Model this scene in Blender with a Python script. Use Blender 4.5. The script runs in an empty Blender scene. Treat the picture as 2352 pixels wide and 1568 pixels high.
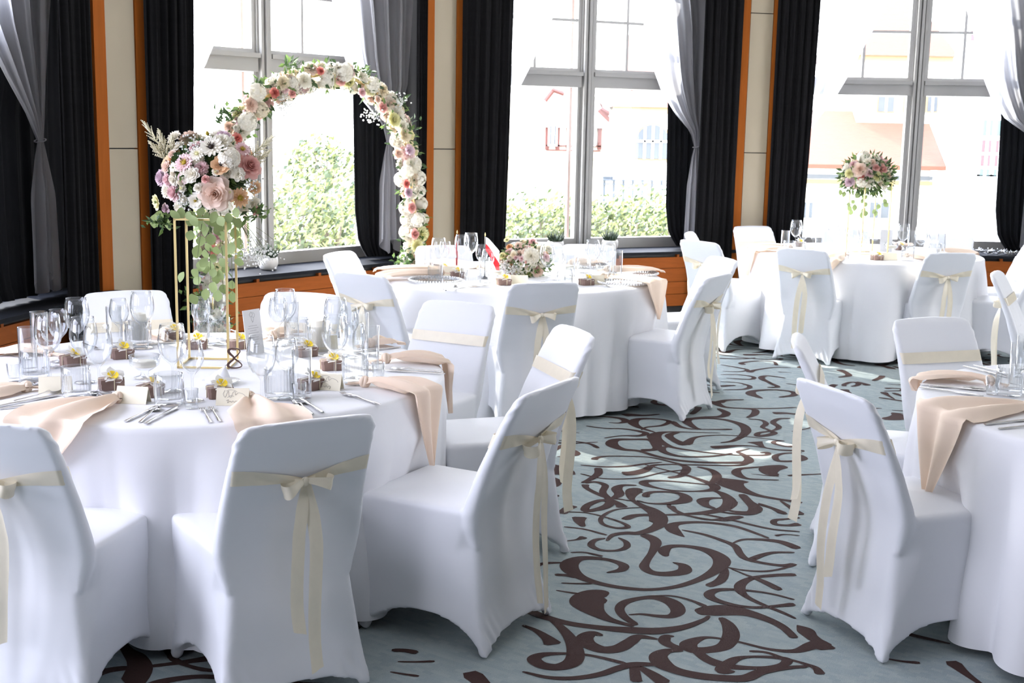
import bpy, bmesh, math, random
import numpy as np
from mathutils import Vector, Matrix, noise
random.seed(7)
PI = math.pi
SC = bpy.context.scene
COL = SC.collection

# ------------------------------------------------------------------ camera, sky, sun, lights, exposure
CF, CP, CR, CH = 2868.7, 0.165767, 0.0183941, 1.64574      # focal length in px (2352 wide), pitch, roll, height
_c, _s = math.cos(CR), math.sin(CR)
_up = Vector((0, math.sin(CP), math.cos(CP)))
CF_F = Vector((0, math.cos(CP), -math.sin(CP)))
CF_R = Vector((1, 0, 0))*_c + _up*_s
CF_U = Vector((-1, 0, 0))*_s + _up*_c
cam_d = bpy.data.cameras.new('camera'); cam = bpy.data.objects.new('camera', cam_d); COL.objects.link(cam)
cam_d.sensor_width = 36; cam_d.lens = CF*36/2352; cam_d.clip_start = .05; cam_d.clip_end = 400
cam.matrix_world = Matrix(((CF_R.x, CF_U.x, -CF_F.x, 0), (CF_R.y, CF_U.y, -CF_F.y, 0), (CF_R.z, CF_U.z, -CF_F.z, CH), (0, 0, 0, 1)))
cam_d.dof.use_dof = True; cam_d.dof.focus_distance = 4.6; cam_d.dof.aperture_fstop = 9
SC.camera = cam
SC.view_settings.view_transform = 'Standard'; SC.view_settings.look = 'None'
SC.view_settings.gamma = 1; SC.view_settings.use_curve_mapping = False
SC.view_settings.exposure = 0.68
try:
    SC.cycles.use_denoising = True
    SC.cycles.max_bounces = 14; SC.cycles.transparent_max_bounces = 24; SC.cycles.diffuse_bounces = 5
    SC.cycles.caustics_reflective = False; SC.cycles.caustics_refractive = False
    SC.cycles.sample_clamp_indirect = 6
except Exception: pass
W = bpy.data.worlds.new('sky'); SC.world = W; W.use_nodes = True
_n = W.node_tree.nodes; _l = W.node_tree.links
_bg = _n['Background']; _bg.inputs['Strength'].default_value = 14
_tc = _n.new('ShaderNodeTexCoord'); _sx = _n.new('ShaderNodeSeparateXYZ'); _cr = _n.new('ShaderNodeValToRGB')
_l.new(_tc.outputs['Generated'], _sx.inputs[0]); _l.new(_sx.outputs['Z'], _cr.inputs[0])
_cr.color_ramp.elements[0].position = 0.0; _cr.color_ramp.elements[0].color = (.97, .97, 1, 1)
_cr.color_ramp.elements[1].position = .8; _cr.color_ramp.elements[1].color = (.66, .74, 1, 1)
_l.new(_cr.outputs[0], _bg.inputs['Color'])
def lamp(name, kind, loc, aim, energy, color=(1, 1, 1), **kw):
    d = bpy.data.lights.new(name, kind); d.energy = energy; d.color = color
    for k, v in kw.items(): setattr(d, k, v)
    o = bpy.data.objects.new(name, d); COL.objects.link(o); o.location = loc
    o.rotation_euler = (Vector(aim)-Vector(loc)).to_track_quat('-Z', 'Y').to_euler(); return o
SUN_FROM = Vector((-.74, .67, .78))
lamp('sun', 'SUN', (0, 0, 20), Vector((0, 0, 20))-SUN_FROM, 10.0, (1, .95, .86), angle=.01)
# added fill lamps standing in for unbuilt windows, behind and to either side
lamp('rear_fill_light', 'AREA', (-3.8, -1.2, 2.0), (.6, 4, .5), 80, (.84, .86, 1), shape='RECTANGLE', size=2.6, size_y=2.4)
lamp('left_fill_light', 'AREA', (-3.55, 3.3, 2.0), (1, 4.3, .5), 138, (.80, .82, 1), shape='RECTANGLE', size=2.6, size_y=2.4)
lamp('right_fill_light', 'AREA', (9.0, 7.0, 2.2), (2, 8.5, .6), 235, (.93, .94, 1), shape='RECTANGLE', size=5, size_y=2.6)

lamp('overhead_fill_light', 'AREA', (.8, 5.4, 4.1), (.8, 5.4, 0), 20, (.95, .96, 1), shape='RECTANGLE', size=5, size_y=7)  # soft overhead fill added to brighten the tops, no fitting hangs there

def ray(u, v): return ((u-1176)/CF)*CF_R-((v-784)/CF)*CF_U+CF_F
CAM = Vector((0, 0, CH))
def at(u, v, z=0.0):                                    # point of the horizontal plane z behind a pixel
    d = ray(u, v); return CAM+d*((z-CH)/d.z)
def aty(u, v, y):                                       # point at depth y behind a pixel
    d = ray(u, v); return CAM+d*(y/d.y)
def onplane(u, v, o, n):
    d = ray(u, v); return CAM+d*((Vector(o)-CAM).dot(n)/d.dot(n))

# ------------------------------------------------------------------ materials
MATS = {}
def nmat(name, col, rough=.5, metal=0, bump=0, bscale=200, var=.06, vscale=8, sheen=0, spec=None, sub=0, coord='Object', stretch=(1, 1, 1), trans=0):
    if name in MATS: return MATS[name]
    m = bpy.data.materials.new(name); m.use_nodes = True; MATS[name] = m
    nt = m.node_tree; N = nt.nodes; L = nt.links; b = N['Principled BSDF']
    b.inputs['Roughness'].default_value = rough; b.inputs['Metallic'].default_value = metal
    if sheen: b.inputs['Sheen Weight'].default_value = sheen
    if spec is not None: b.inputs['Specular IOR Level'].default_value = spec
    tc = N.new('ShaderNodeTexCoord'); mp = N.new('ShaderNodeMapping'); mp.inputs['Scale'].default_value = stretch
    L.new(tc.outputs[coord], mp.inputs[0])
    nz = N.new('ShaderNodeTexNoise'); nz.inputs['Scale'].default_value = vscale; nz.inputs['Detail'].default_value = 3
    L.new(mp.outputs[0], nz.inputs[0])
    mx = N.new('ShaderNodeMixRGB'); L.new(nz.outputs[0], mx.inputs[0])
    mx.inputs[1].default_value = tuple(max(0, c*(1-var)) for c in col)+(1,); mx.inputs[2].default_value = tuple(min(1, c*(1+var)) for c in col)+(1,)
    L.new(mx.outputs[0], b.inputs['Base Color'])
    if bump:
        n2 = N.new('ShaderNodeTexNoise'); n2.inputs['Scale'].default_value = bscale; L.new(mp.outputs[0], n2.inputs[0])
        bp = N.new('ShaderNodeBump'); bp.inputs['Strength'].default_value = bump; bp.inputs['Distance'].default_value = .01
        L.new(n2.outputs[0], bp.inputs['Height']); L.new(bp.outputs[0], b.inputs['Normal'])
    if trans:                                           # petals, leaves: some light passes through
        tr = N.new('ShaderNodeBsdfTranslucent'); L.new(mx.outputs[0], tr.inputs[0]); ms = N.new('ShaderNodeMixShader'); ms.inputs[0].default_value = trans
        L.new(b.outputs[0], ms.inputs[1]); L.new(tr.outputs[0], ms.inputs[2]); L.new(ms.outputs[0], N['Material Output'].inputs[0])
    return m
M_COVER = nmat('white_stretch_cover', (.79, .80, .83), .55, bump=.03, bscale=900, var=.015, sheen=.15)
M_CLOTH = nmat('white_table_linen', (.83, .83, .85), .75, bump=.04, bscale=1400, var=.015)
M_SATIN = nmat('cream_satin', (.85, .775, .62), .33, var=.05, vscale=30, trans=.12)
M_NAPKIN = nmat('peach_linen', (.88, .715, .575), .8, bump=.05, bscale=900, var=.04, trans=.08)
M_WNAP = nmat('white_linen', (.85, .85, .87), .8, var=.02)
M_GOLD = nmat('brushed_gold', (.80, .63, .30), .3, 1, var=.05)
M_STEEL = nmat('polished_steel', (.72, .70, .69), .16, 1, var=.03)
M_BROWN = nmat('brown_kraft_box', (.20, .125, .10), .55, var=.15, vscale=40, bump=.1, bscale=150)
M_TWINE = nmat('pale_twine', (.72, .63, .45), .8)
M_WPETAL = nmat('white_petal', (.88, .87, .82), .5, var=.03, trans=.3)
M_YPETAL = nmat('yellow_petal', (.95, .70, .03), .5, trans=.2)
M_CARD = nmat('cream_card', (.84, .78, .62), .7, var=.03)
M_MENU = nmat('white_card', (.78, .78, .80), .6, var=.02)
M_INK = nmat('grey_ink', (.34, .31, .30), .7)
M_EIGHT = nmat('dark_brown_wood', (.075, .035, .025), .5)
M_CHINA = nmat('white_china', (.86, .86, .87), .15, var=.01)
M_WAX = nmat('ivory_wax', (.88, .84, .72), .5, var=.02)
M_DARK = nmat('charcoal_curtain', (.0085, .0083, .009), .9, spec=.12, bump=.25, bscale=60, var=.25, vscale=3, sheen=0, stretch=(1, 1, 14))
M_DARKN = nmat('black_lining', (.007, .0075, .009), .85, spec=.12, var=.2, sheen=.03)
M_WOOD = nmat('cherry_wood', (.35, .095, .014), .6, spec=.08, bump=.03, bscale=30, var=.18, vscale=5, stretch=(9, 9, .6))
M_PLANK = nmat('cherry_plank', (.27, .070, .013), .6, spec=.08, bump=.03, bscale=30, var=.22, vscale=5, stretch=(1.2, 1.2, 12))
M_PANEL = nmat('cream_panel', (.40, .335, .235), .5, var=.03, vscale=2)
M_SILL = nmat('black_sill_stone', (.013, .014, .017), .7, spec=.05, var=.3, vscale=20)
M_FRAME = nmat('grey_window_paint', (.34, .33, .31), .42, var=.03)
M_MUNTIN = nmat('pale_window_paint', (.42, .41, .39), .45, var=.03)
M_WALL = nmat('dark_wall_paint', (.10, .09, .085), .8)
M_CEIL = nmat('warm_white_ceiling', (.72, .70, .66), .9)
M_BASEB = nmat('black_base', (.012, .011, .011), .6)
M_POT = nmat('matt_white_pot', (.74, .72, .69), .6, var=.03)
M_SUCC = nmat('dark_succulent', (.035, .06, .03), .5, var=.3)
M_LEAF = nmat('dark_leaf', (.055, .10, .035), .5, var=.35, vscale=14, trans=.25)
M_LEAF2 = nmat('fresh_leaf', (.16, .25, .07), .5, var=.3, vscale=14, trans=.3)
M_EUC = nmat('eucalyptus_leaf', (.30, .38, .15), .55, var=.22, vscale=9, trans=.3)
M_STEM = nmat('green_stem', (.16, .19, .08), .6)
M_TINY = nmat('white_blossom', (.86, .86, .82), .6, trans=.25)
M_RED = nmat('flag_red', (.75, .02, .03), .6, trans=.2)
M_FLAGW = nmat('flag_white', (.86, .86, .86), .6, trans=.2)
M_BLACK = nmat('black_plastic', (.02, .02, .02), .35)
def petal(name, c):
    m = nmat(name, c, .5, var=.07, vscale=2.5, trans=.3); N = m.node_tree.nodes; L = m.node_tree.links
    src = [l for l in L if l.to_socket.name == 'Base Color'][0].from_socket
    tc = N.new('ShaderNodeTexCoord'); sp = N.new('ShaderNodeSeparateXYZ'); L.new(tc.outputs['Object'], sp.inputs[0])
    cb = N.new('ShaderNodeCombineXYZ'); L.new(sp.outputs['X'], cb.inputs['X']); L.new(sp.outputs['Y'], cb.inputs['Y'])
    ln = N.new('ShaderNodeVectorMath'); ln.operation = 'LENGTH'; L.new(cb.outputs[0], ln.inputs[0])
    rp = N.new('ShaderNodeValToRGB'); L.new(ln.outputs['Value'], rp.inputs[0]); rp.color_ramp.elements[0].position = .05; rp.color_ramp.elements[1].position = .95
    k = tuple(max(.0, x)**1.45*(.97 if min(c) > .6 else .82) for x in c); rp.color_ramp.elements[0].color = k+(1,); rp.color_ramp.elements[1].color = tuple(min(1, x*1.03) for x in c)+(1,)
    mx = N.new('ShaderNodeMixRGB'); mx.inputs[0].default_value = .75; L.new(src, mx.inputs[1]); L.new(rp.outputs[0], mx.inputs[2])
    for l in [l for l in L if l.from_socket == src and l.to_node != mx]: t = l.to_socket; L.remove(l); L.new(mx.outputs[0], t)
    return m
P_WHITE = petal('petal_white', (.92, .89, .80)); P_CREAM = petal('petal_cream', (.87, .80, .64)); P_BLUSH = petal('petal_blush', (.88, .73, .63))
P_PINK = petal('petal_pink', (.84, .52, .47)); P_CORAL = petal('petal_coral', (.82, .33, .28)); P_PEACH = petal('petal_peach', (.88, .60, .36))
P_LILAC = petal('petal_lilac', (.76, .60, .66)); P_ROSE = petal('petal_light_pink', (.86, .66, .66)); P_LEMON = petal('petal_lemon', (.85, .82, .50))
P_HEARTY = petal('heart_yellow', (.62, .48, .06)); P_HEARTD = petal('heart_dark', (.06, .035, .02)); P_HEARTG = petal('heart_green', (.35, .42, .16))

def glass_mat(name, tint, base, edge, rough, dark=.4):
    m = bpy.data.materials.new(name); m.use_nodes = True; N = m.node_tree.nodes; L = m.node_tree.links; N.clear()
    out = N.new('ShaderNodeOutputMaterial'); t = N.new('ShaderNodeBsdfTransparent'); g = N.new('ShaderNodeBsdfGlossy'); mx = N.new('ShaderNodeMixShader')
    t.inputs[0].default_value = tint; g.inputs['Roughness'].default_value = rough; g.inputs['Color'].default_value = (.95, .97, 1, 1)
    lw = N.new('ShaderNodeLayerWeight'); lw.inputs['Blend'].default_value = .5
    p = N.new('ShaderNodeMath'); p.operation = 'POWER'; p.inputs[1].default_value = 2.6; L.new(lw.outputs['Facing'], p.inputs[0])
    a = N.new('ShaderNodeMath'); a.operation = 'MULTIPLY_ADD'; a.inputs[1].default_value = edge; a.inputs[2].default_value = base; L.new(p.outputs[0], a.inputs[0])
    q = N.new('ShaderNodeMath'); q.operation = 'POWER'; q.inputs[1].default_value = 5; L.new(lw.outputs['Facing'], q.inputs[0])
    tm = N.new('ShaderNodeMixRGB'); tm.inputs[1].default_value = tint; tm.inputs[2].default_value = tuple(c*dark for c in tint[:3])+(1,); L.new(q.outputs[0], tm.inputs[0]); L.new(tm.outputs[0], t.inputs[0])
    L.new(a.outputs[0], mx.inputs[0]); L.new(t.outputs[0], mx.inputs[1]); L.new(g.outputs[0], mx.inputs[2]); L.new(mx.outputs[0], out.inputs[0])
    return m
M_GLASS = glass_mat('clear_glass', (.98, .985, .985, 1), .035, .85, .02)
M_RIBGLASS = glass_mat('ribbed_glass', (.98, .985, .985, 1), .04, .9, .04)
M_PANE = glass_mat('window_glass', (.97, .985, .98, 1), .02, .35, .0)
def sheer_mat():
    m = bpy.data.materials.new('white_voile'); m.use_nodes = True; N = m.node_tree.nodes; L = m.node_tree.links; N.clear()
    out = N.new('ShaderNodeOutputMaterial'); t = N.new('ShaderNodeBsdfTransparent'); d = N.new('ShaderNodeBsdfDiffuse'); r = N.new('ShaderNodeBsdfTranslucent')
    nz = N.new('ShaderNodeTexNoise'); nz.inputs['Scale'].default_value = 60
    mr = N.new('ShaderNodeMixRGB'); mr.inputs[1].default_value = (.72, .72, .76, 1); mr.inputs[2].default_value = (.80, .80, .84, 1); L.new(nz.outputs[0], mr.inputs[0])
    d.inputs[0].default_value = (.50, .49, .51, 1); L.new(mr.outputs[0], r.inputs[0])
    m1 = N.new('ShaderNodeMixShader'); m1.inputs[0].default_value = .62; L.new(d.outputs[0], m1.inputs[1]); L.new(r.outputs[0], m1.inputs[2])
    lw = N.new('ShaderNodeLayerWeight'); lw.inputs['Blend'].default_value = .35
    a = N.new('ShaderNodeMath'); a.operation = 'MULTIPLY_ADD'; a.inputs[1].default_value = .4; a.inputs[2].default_value = .54; a.use_clamp = True; L.new(lw.outputs['Facing'], a.inputs[0])
    m2 = N.new('ShaderNodeMixShader'); L.new(a.outputs[0], m2.inputs[0]); L.new(t.outputs[0], m2.inputs[1]); L.new(m1.outputs[0], m2.inputs[2])
    L.new(m2.outputs[0], out.inputs[0]); return m
M_SHEER = sheer_mat()
def carpet_mat():
    m = nmat('blue_grey_carpet', (.385, .45, .455), .95, bump=.5, bscale=420, var=.24, vscale=300)
    N = m.node_tree.nodes; L = m.node_tree.links; b = N['Principled BSDF']
    src = b.inputs['Base Color'].links[0].from_socket
    tc = N.new('ShaderNodeTexCoord'); mp = N.new('ShaderNodeMapping'); mp.inputs['Rotation'].default_value = (0, 0, .62)
    L.new(tc.outputs['Object'], mp.inputs[0]); ck = N.new('ShaderNodeTexBrick'); ck.inputs['Scale'].default_value = 14; ck.inputs['Mortar Size'].default_value = 0
    ck.inputs['Color1'].default_value = (.80, .82, .84, 1); ck.inputs['Color2'].default_value = (1.0, .98, .95, 1); L.new(mp.outputs[0], ck.inputs[0])
    mx = N.new('ShaderNodeMixRGB'); mx.blend_type = 'MULTIPLY'; mx.inputs[0].default_value = 1; L.new(src, mx.inputs[1]); L.new(ck.outputs[0], mx.inputs[2])
    L.new(mx.outputs[0], b.inputs['Base Color']); return m
M_CARPET = carpet_mat()
M_SCROLL = nmat('brown_carpet_pile', (.046, .017, .013), .95, bump=.5, bscale=420, var=.2, vscale=260)

# ------------------------------------------------------------------ mesh helpers
class MB:
    def __init__(s): s.v = []; s.f = []; s.m = []
    def add(s, verts, faces, mi=0):
        o = len(s.v); s.v += [tuple(p) for p in verts]; s.f += [tuple(i+o for i in f) for f in faces]; s.m += [mi]*len(faces); return s
    def box(s, lo, hi, M=None, mi=0):
        x0, y0, z0 = lo; x1, y1, z1 = hi
        vs = [Vector(p) for p in ((x0, y0, z0), (x1, y0, z0), (x1, y1, z0), (x0, y1, z0), (x0, y0, z1), (x1, y0, z1), (x1, y1, z1), (x0, y1, z1))]
        if M: vs = [M @ p for p in vs]
        return s.add(vs, ((0, 3, 2, 1), (4, 5, 6, 7), (0, 1, 5, 4), (1, 2, 6, 5), (2, 3, 7, 6), (3, 0, 4, 7)), mi)
    def grid(s, rows, mi=0, closed=False):
        n = len(rows[0]); vs = [p for r in rows for p in r]; fs = []
        for i in range(len(rows)-1):
            for j in range(n if closed else n-1):
                k = (j+1) % n; fs.append((i*n+j, i*n+k, (i+1)*n+k, (i+1)*n+j))
        return s.add(vs, fs, mi)
    def tube(s, path, rad, n=8, mi=0, caps=True):
        path = [Vector(p) for p in path]; rows = []; prev = None
        for i, p in enumerate(path):
            t = (path[min(i+1, len(path)-1)]-path[max(i-1, 0)])
            if t.length < 1e-9: t = Vector((0, 0, 1))
            t.normalize()
            a = prev if prev is not None else (Vector((1, 0, 0)) if abs(t.x) < .8 else Vector((0, 1, 0)))
            a = (a-t*a.dot(t)); a = a.normalized() if a.length > 1e-6 else t.orthogonal().normalized(); prev = a; b = t.cross(a)
            r = rad[i] if isinstance(rad, (list, tuple)) else rad
            rows.append([p+(a*math.cos(2*PI*k/n)+b*math.sin(2*PI*k/n))*r for k in range(n)])
        s.grid(rows, mi, True)
        if caps:
            o = len(s.v)-len(rows)*n; s.f.append(tuple(o+k for k in range(n))[::-1]); s.f.append(tuple(len(s.v)-n+k for k in range(n))); s.m += [mi, mi]
        return s
    def lathe(s, prof, n=20, M=None, mi=0, rfun=None):
        rows = []
        for r, z in prof:
            row = []
            for k in range(n):
                a = 2*PI*k/n; rr = r*(rfun(a, z) if rfun else 1); p = Vector((rr*math.cos(a), rr*math.sin(a), z)); row.append(M @ p if M else p)
            rows.append(row)
        return s.grid(rows, mi, True)
    def ball(s, c, r, n=8, m=5, mi=0, sq=(1, 1, 1)):
        rows = []
        for i in range(m+1):
            t = PI*i/m; rows.append([Vector(c)+Vector((math.cos(2*PI*k/n)*math.sin(t)*sq[0], math.sin(2*PI*k/n)*math.sin(t)*sq[1], math.cos(t)*sq[2]))*r for k in range(n)])
        return s.grid(rows, mi, True)
    def mesh(s, name, mats, smooth=True):
        me = bpy.data.meshes.new(name); me.from_pydata(s.v, [], s.f)
        for m in (mats if isinstance(mats, (list, tuple)) else [mats]): me.materials.append(m)
        me.polygons.foreach_set('material_index', s.m)
        if smooth: me.polygons.foreach_set('use_smooth', [True]*len(me.polygons))
        me.validate(); me.update(); return me
    def build(s, name, mats, parent=None, smooth=True): return put(name, s.mesh(name, mats, smooth), parent)
def put(name, me, parent=None, M=None):
    o = bpy.data.objects.new(name, me); COL.objects.link(o)
    if parent is not None: o.parent = parent
    if M is not None: o.matrix_basis = M
    return o
def tag(o, label=None, cat=None, group=None, kind=None):
    if label: o['label'] = label
    if cat: o['category'] = cat
    if group: o['group'] = group
    if kind: o['kind'] = kind
    return o
def thing(name, label, cat, loc=(0, 0, 0), rz=0, group=None):
    o = bpy.data.objects.new(name, None); COL.objects.link(o); o.location = loc; o.rotation_euler = (0, 0, rz); o.empty_display_size = .05
    return tag(o, label, cat, group)
def root_struct(name, label=None):
    o = bpy.data.objects.new(name, None); COL.objects.link(o); o['kind'] = 'structure'
    if label: o['label'] = label
    return o
KIDS = {}
def copy_tree(root, loc, rz, label):
    r = root.copy(); COL.objects.link(r); r.location = loc; r.rotation_euler = (0, 0, rz); r['label'] = label
    for ch in KIDS[root.name]:
        c = ch.copy(); COL.objects.link(c); c.parent = r
    return r
def basis(n, up=Vector((0, 0, 1))):                     # rotation whose z axis is n
    n = Vector(n).normalized(); return n.to_track_quat('Z', 'Y').to_matrix().to_4x4()
def cr_pts(pts, k=6):                                   # Catmull-Rom through the points
    P = [np.array(p, float) for p in pts]; P = [2*P[0]-P[1]]+P+[2*P[-1]-P[-2]]; out = []
    for i in range(1, len(P)-2):
        for j in range(k):
            t = j/k; a, b, c, d = P[i-1:i+3]
            out.append(.5*(2*b+(c-a)*t+(2*a-5*b+4*c-d)*t*t+(3*b-a-3*c+d)*t**3))
    out.append(P[-2]); return out
def lin(x, xs, ys): return float(np.interp(x, xs, ys))

# ------------------------------------------------------------------ the setting: a bay of straight wall facets
PCX, PCY, PR, PPH, PT = 3.28306, 5.407633, 6.384696, 3.2006, .48674
def PV(k): a = PPH-k*PT; return Vector((PCX+PR*math.cos(a), PCY+PR*math.sin(a), 0))
FL = (PV(1)-PV(0)).length
def fd(k): return (PV(k+1)-PV(k)).normalized()
def fn(k): d = fd(k); return Vector((-d.y, d.x, 0))
def fp(k, s, n, z): return PV(k)+fd(k)*s+fn(k)*n+Vector((0, 0, z))
def fbox(mb, k, s0, s1, n0, n1, z0, z1, mi=0):
    return mb.add([fp(k, s, n, z) for z in (z0, z1) for s, n in ((s0, n0), (s1, n0), (s1, n1), (s0, n1))],
                  ((0, 3, 2, 1), (4, 5, 6, 7), (0, 1, 5, 4), (1, 2, 6, 5), (2, 3, 7, 6), (3, 0, 4, 7)), mi)
ZC = 4.2
out = [PV(k)+(PV(k)-Vector((PCX, PCY, 0))).normalized()*.75 for k in range(0, 7)]+[Vector((10.2, -4, 0)), Vector((-4.1, -4, 0)), Vector((-4.1, 3.5, 0))]
fl = MB(); fl.add([(p.x, p.y, 0) for p in out], [tuple(range(len(out)))[::-1]]); fl.add([(p.x, p.y, -.1) for p in out], [tuple(range(len(out)))])
FLOOR = tag(fl.build('floor', M_CARPET, smooth=False), kind='structure')
ce = MB(); ce.add([(p.x, p.y, ZC) for p in out], [tuple(range(len(out)))]); ce.add([(p.x, p.y, ZC+.1) for p in out], [tuple(range(len(out)))[::-1]])
tag(ce.build('ceiling', M_CEIL, smooth=False), kind='structure')
SIDES = ['wall_west', 'wall_northwest', 'wall_north', 'wall_northeast']
WS0, WS1, WT = .40, 2.68, 3.72
for k in range(4):
    m = MB()
    fbox(m, k, -.1, FL+.1, .40, .58, 0, .60); fbox(m, k, -.1, FL+.1, .40, .58, WT, ZC)
    fbox(m, k, -.1, WS0, .40, .58, .60, WT); fbox(m, k, WS1, FL+.1, .40, .58, .60, WT)
    tag(m.build(SIDES[k], M_WALL, smooth=False), kind='structure')
m = MB()
for k in (4, 5): fbox(m, k, -.1, FL+.1, .40, .58, 0, ZC)
tag(m.build('wall_east', M_WALL, smooth=False), kind='structure')
m = MB(); a = fp(0, 0, .40, 0); m.add([(a.x, a.y, 0), (-4.1, 3.5, 0), (-4.1, -4, 0), (-4.3, -4, 0), (-4.3, 3.6, 0), (a.x-.15, a.y+.1, 0), (a.x, a.y, ZC), (-4.1, 3.5, ZC), (-4.1, -4, ZC), (-4.3, -4, ZC), (-4.3, 3.6, ZC), (a.x-.15, a.y+.1, ZC)], [(0, 1, 7, 6), (1, 2, 8, 7), (2, 3, 9, 8), (3, 4, 10, 9), (4, 5, 11, 10), (5, 0, 6, 11)])
tag(m.build('wall_southwest', M_WALL, smooth=False), kind='structure')
m = MB(); a = out[6]; m.add([(a.x, a.y, 0), (10.2, -4, 0), (10.4, -4, 0), (a.x+.2, a.y, 0), (a.x, a.y, ZC), (10.2, -4, ZC), (10.4, -4, ZC), (a.x+.2, a.y, ZC)], [(0, 1, 5, 4), (1, 2, 6, 5), (2, 3, 7, 6), (3, 0, 4, 7)])
tag(m.build('wall_southeast', M_WALL, smooth=False), kind='structure')
m = MB(); m.box((-4.2, -4.1, 0), (10.3, -4.0, ZC)); tag(m.build('wall_south', M_WALL, smooth=False), kind='structure')

# windows: grey painted timber, a tall lower light and a glazed upper light either side of the mullion
M_OUTER = nmat('brick_red_outer_frame', (.50, .37, .33), .6)
for k in range(4):
    r = root_struct('window_%d' % (k+1))
    m = MB(); fbox(m, k, WS0, WS0+.07, .40, .52, .60, WT); fbox(m, k, WS1-.07, WS1, .40, .52, .60, WT); fbox(m, k, WS0+.07, WS1-.07, .40, .52, WT-.08, WT)
    m.build('frame', M_FRAME, r, False)
    m = MB(); fbox(m, k, 1.482, 1.598, .41, .52, .60, WT); fbox(m, k, 1.495, 1.52, .375, .41, .60, WT); fbox(m, k, 1.53, 1.555, .36, .41, .60, WT); fbox(m, k, 1.565, 1.588, .375, .41, .60, WT)
    m.build('mullion', M_FRAME, r, False)
    m = MB(); fbox(m, k, WS0+.07, 1.482, .40, .52, 2.055, 2.155); fbox(m, k, 1.598, WS1-.07, .40, .52, 2.055, 2.155)
    fbox(m, k, WS0+.07, 1.482, .37, .46, 2.155, 2.19); fbox(m, k, 1.598, WS1-.07, .37, .46, 2.155, 2.19)
    m.build('transom', M_FRAME, r, False)
    for a, b, c in ((WS0+.07, 1.482, 1.03), (1.598, WS1-.07, 1.95)):
        m = MB(); fbox(m, k, a, b, .42, .50, .60, .70); fbox(m, k, a, a+.03, .42, .50, .70, 2.055); fbox(m, k, b-.03, b, .42, .50, .70, 2.055)
        m.build('lower_sash', M_FRAME, r, False)
        m = MB(); fbox(m, k, a, b, .43, .49, 2.19, 2.22); fbox(m, k, a, a+.035, .43, .49, 2.22, WT-.08); fbox(m, k, b-.035, b, .43, .49, 2.22, WT-.08); fbox(m, k, a+.035, b-.035, .43, .49, WT-.12, WT-.08)
        m.build('upper_sash', M_MUNTIN, r, False)
        m = MB(); fbox(m, k, c-.013, c+.013, .435, .485, 2.22, WT-.12); m.build('muntin', M_MUNTIN, r, False)
        for z in (2.64, 3.14):
            m = MB(); fbox(m, k, a+.035, b-.035, .437, .483, z-.012, z+.012); m.build('muntin', M_MUNTIN, r, False)
        m = MB(); m.add([fp(k, s, .462, z) for s, z in ((a, .69), (b, .69), (b, 2.06), (a, 2.06))], [(0, 1, 2, 3)]); m.build('pane', M_PANE, r, False)
        for x0, x1 in ((a, c), (c, b)):
            for z0, z1 in ((2.19, 2.64), (2.64, 3.14), (3.14, WT-.1)):
                m = MB(); m.add([fp(k, s, .462, z) for s, z in ((x0, z0), (x1, z0), (x1, z1), (x0, z1))], [(0, 1, 2, 3)]); m.build('pane', M_PANE, r, False)
    if k in (1, 2): m = MB(); fbox(m, k, 1.425, 1.452, .525, .56, .62, WT); m.build('outer_frame', M_OUTER, r, False) if k in (1, 2) else None
    # black stone sill and the planked timber casing below it
    t = root_struct('trim_%d' % (k+1))
    m = MB(); fbox(m, k, .12, FL-.12, -.045, .42, .58, .605); m.build('sill_board', M_SILL, t, False)
    for z0, z1 in ((.452, .55), (.326, .448), (.212, .322), (.10, .208)):
        m = MB(); fbox(m, k, .15, FL-.15, 0, .03, z0, z1); m.build('plank', M_PLANK, t, False)
    m = MB(); fbox(m, k, .15, FL-.15, .035, .10, 0, .58); m.build('backing', M_BASEB, t, False)
    for s in (.5, 1.1, 1.7, 2.3):
        m = MB(); fbox(m, k, s, s+.025, .0, .035, .55, .58); m.build('bracket', M_PLANK, t, False)
# pillars: cream panels framed in cherry wood at the corners of the bay
for k in range(0, 5):
    c = PV(k); rd = (c-Vector((PCX, PCY, 0))).normalized(); e = Vector((rd.y, -rd.x, 0))
    if k == 1: e = Vector((.6, .8, 0)); rd = Vector((-.8, .6, 0))
    MM = Matrix(((e.x, rd.x, 0, c.x), (e.y, rd.y, 0, c.y), (0, 0, 1, 0), (0, 0, 0, 1)))
    t = root_struct('trim_%d' % (k+5))
    m = MB(); m.box((-.19, .0, 0), (.19, .55, ZC), MM); m.build('core', M_BASEB, t, False)
    for a, b in ((-.195, -.112), (.112, .195)):
        m = MB(); m.box((a, -.05, 0), (b, .0, ZC), MM); m.build('wood_strip', M_WOOD, t, False)
    for a, b in ((.0, .246), (.254, 1.496), (1.504, 2.746), (2.754, ZC)):
        m = MB(); m.box((-.106, -.042, a), (.106, .0, b), MM); m.build('panel', M_PANEL, t, False)

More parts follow.
